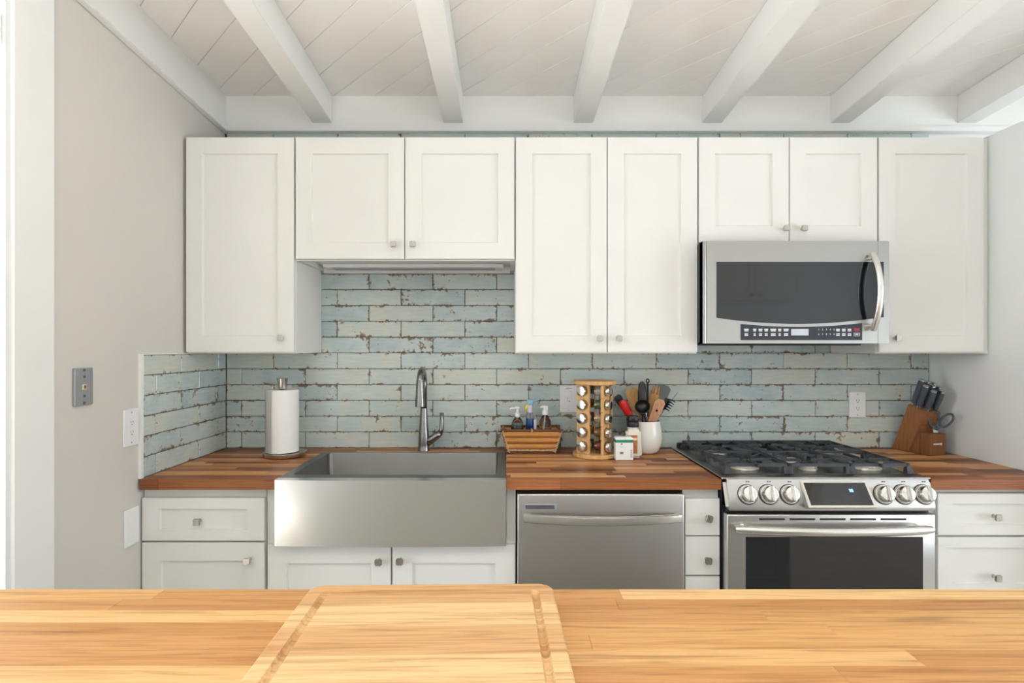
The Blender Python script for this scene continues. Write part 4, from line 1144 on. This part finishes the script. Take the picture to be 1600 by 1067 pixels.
# ------------------------------------------------------------------ knife block
def knives():
    t = thing('knife_block', (0, 0, 0), 'slanted acacia knife block with a low front scissor box', 'knife block')
    hw = .047
    # local frame: -Y is the front; side profile in YZ
    prof = [(.0848, 0), (-.012, 0), (-.088, .19), (-.0045, .2234)]
    bm = NB(); prism(bm, prof, 0, -hw, hw, bev=.003); add('slanted_body', bm, m_block, t, (0, 0, .1))
    fb = [(-.0135, 0), (-.108, 0), (-.108, .098), (-.0527, .098)]
    bm = NB(); prism(bm, fb, 0, -hw, hw, bev=.0025); b = add('front_box', bm, m_block, t, (0, -.06, .05))
    bm = NB(); box(bm, -.02, .014, -.1088, -.1078, .049, .054); box(bm, .017, .025, -.1088, -.1078, .046, .056); add('maker_mark', bm, m_print, b)
    base_loc = (1.912, -.092, CZ+.0005); rz = math.radians(11)
    t.location = base_loc; t.rotation_euler = (0, 0, rz)
    Rm = Matrix.Rotation(rz, 3, 'Z')
    def W(v): return Rm @ Vector(v)+Vector(base_loc)
    ax = V(0, -.371, .928).normalized()       # knife axis out of the slanted top
    e0, e1 = V(0, -.088, .19), V(0, -.0045, .2234)
    k = 0
    labs = ['longest, at the back corner', 'second of the back row', 'last of the back row', 'first of the middle row', 'second of the middle row', 'last of the middle row', 'first of the front row', 'last of the front row']
    spots = [(-.034, .84, .132), (.0, .84, .122), (.034, .84, .114), (-.036, .50, .116), (0, .50, .116), (.036, .50, .108), (-.02, .17, .104), (.024, .17, .10)]
    for (sx, s, L) in spots:
        p = e0.lerp(e1, s)+V(sx, 0, 0); up = ax
        kn = thing('kitchen_knife', W(p), f'slate-handled knife in the block, {labs[k]}', 'knife', 'knives in the block'); k += 1
        WO[kn] = Vector((0, 0, 0)); kn.rotation_euler = (0, 0, rz)
        fw = up.cross(V(1, 0, 0)).normalized()
        def rng(c, a, b_): return [c+V(1, 0, 0)*a*math.cos(q)+fw*b_*math.sin(q) for q in arc(12, 0, 2*PI)[:-1]]
        def sweep(secs):
            bm = NB(); R = [[bm.verts.new(v) for v in rng(up*h+fw*o_, a, b_)] for h, a, b_, o_ in secs]; N = 12
            for A, B in zip(R, R[1:]):
                for q in range(N): bm.faces.new((A[q], A[(q+1) % N], B[(q+1) % N], B[q]))
            bm.faces.new(R[0][::-1]); bm.faces.new(R[-1]); return bm
        add('bolster', sweep([(.0006, .006, .010, 0), (.012, .0065, .010, 0)]), m_bolster, kn, smooth=True, auto=True)
        add('handle', sweep([(.0125, .0085, .012, 0), (.03, .0100, .0120, .001), (.06, .0110, .0145, -.001), (L-.012, .0100, .0140, .001), (L-.008, .0100, .0140, .0015)]), m_knife, kn, smooth=True, auto=True)
        add('end_cap', sweep([(L-.0078, .0102, .0142, .0015), (L-.002, .0100, .0136, .0015), (L, .007, .010, .0015)]), m_bolster, kn, smooth=True, auto=True)
    # scissors in the front box
    p = V(.008, -.092, .0985)
    s_ = thing('kitchen_scissors', W(p), 'grey-handled kitchen scissors standing in the front of the knife block', 'scissors'); WO[s_] = Vector((0, 0, 0)); s_.rotation_euler = (0, 0, -.5)
    bm = NB(); box(bm, -.010, .010, -.004, .004, .0004, .022, bev=.002); add('pivot', bm, m_bolster, s_)
    for sg in (-1, 1):
        bm = NB(); c = V(.022*sg+.018, -.004*sg, .060); pts = []
        tilt = .35+.25*sg
        for q in arc(20, 0, 2*PI):
            a, b_ = .018*math.cos(q), .034*math.sin(q); pts.append(c+V(a*math.cos(tilt)+b_*math.sin(tilt), 0, b_*math.cos(tilt)-a*math.sin(tilt)))
        tube(bm, pts, .0048, 8, cap=False); tube(bm, [V(.003*sg, 0, .014), V(.008*sg+.003, -.003*sg, .028)], .006, 8)
        add('loop_handle', bm, m_knife, s_, smooth=True)
knives()

# ------------------------------------------------------------------ what the steel and glass mirror from the room behind
t = thing('wall_cabinet', (2.6, -4.45, 1.9), 'white double-door cabinet on the wall behind the camera', 'cabinet', 'white shaker wall cabinets')
bx('body', (2.15, 3.15, -4.598, -4.24, 1.9, 2.6), m_cab, t)
for a, b, kx in ((2.153, 2.648, 2.6), (2.652, 3.147, 2.7)):
    bm = door_bm(-b, -a, 1.905, 2.595, 0, .02, .06); bmesh.ops.rotate(bm, cent=(0, 0, 0), matrix=Matrix.Rotation(PI, 3, 'Z'), verts=bm.verts); bmesh.ops.translate(bm, vec=(0, -4.219, 0), verts=bm.verts)
    d_ = add('door', bm, m_cab, t)
    one('knob', lambda q: lathe(q, [(.007, 0), (.006, .012), (.016, .016), (.016, .026), (.01, .03)], (kx, -4.219, 1.95), 14, (0, 1, 0)), m_nickel, d_, smooth=True, auto=True)
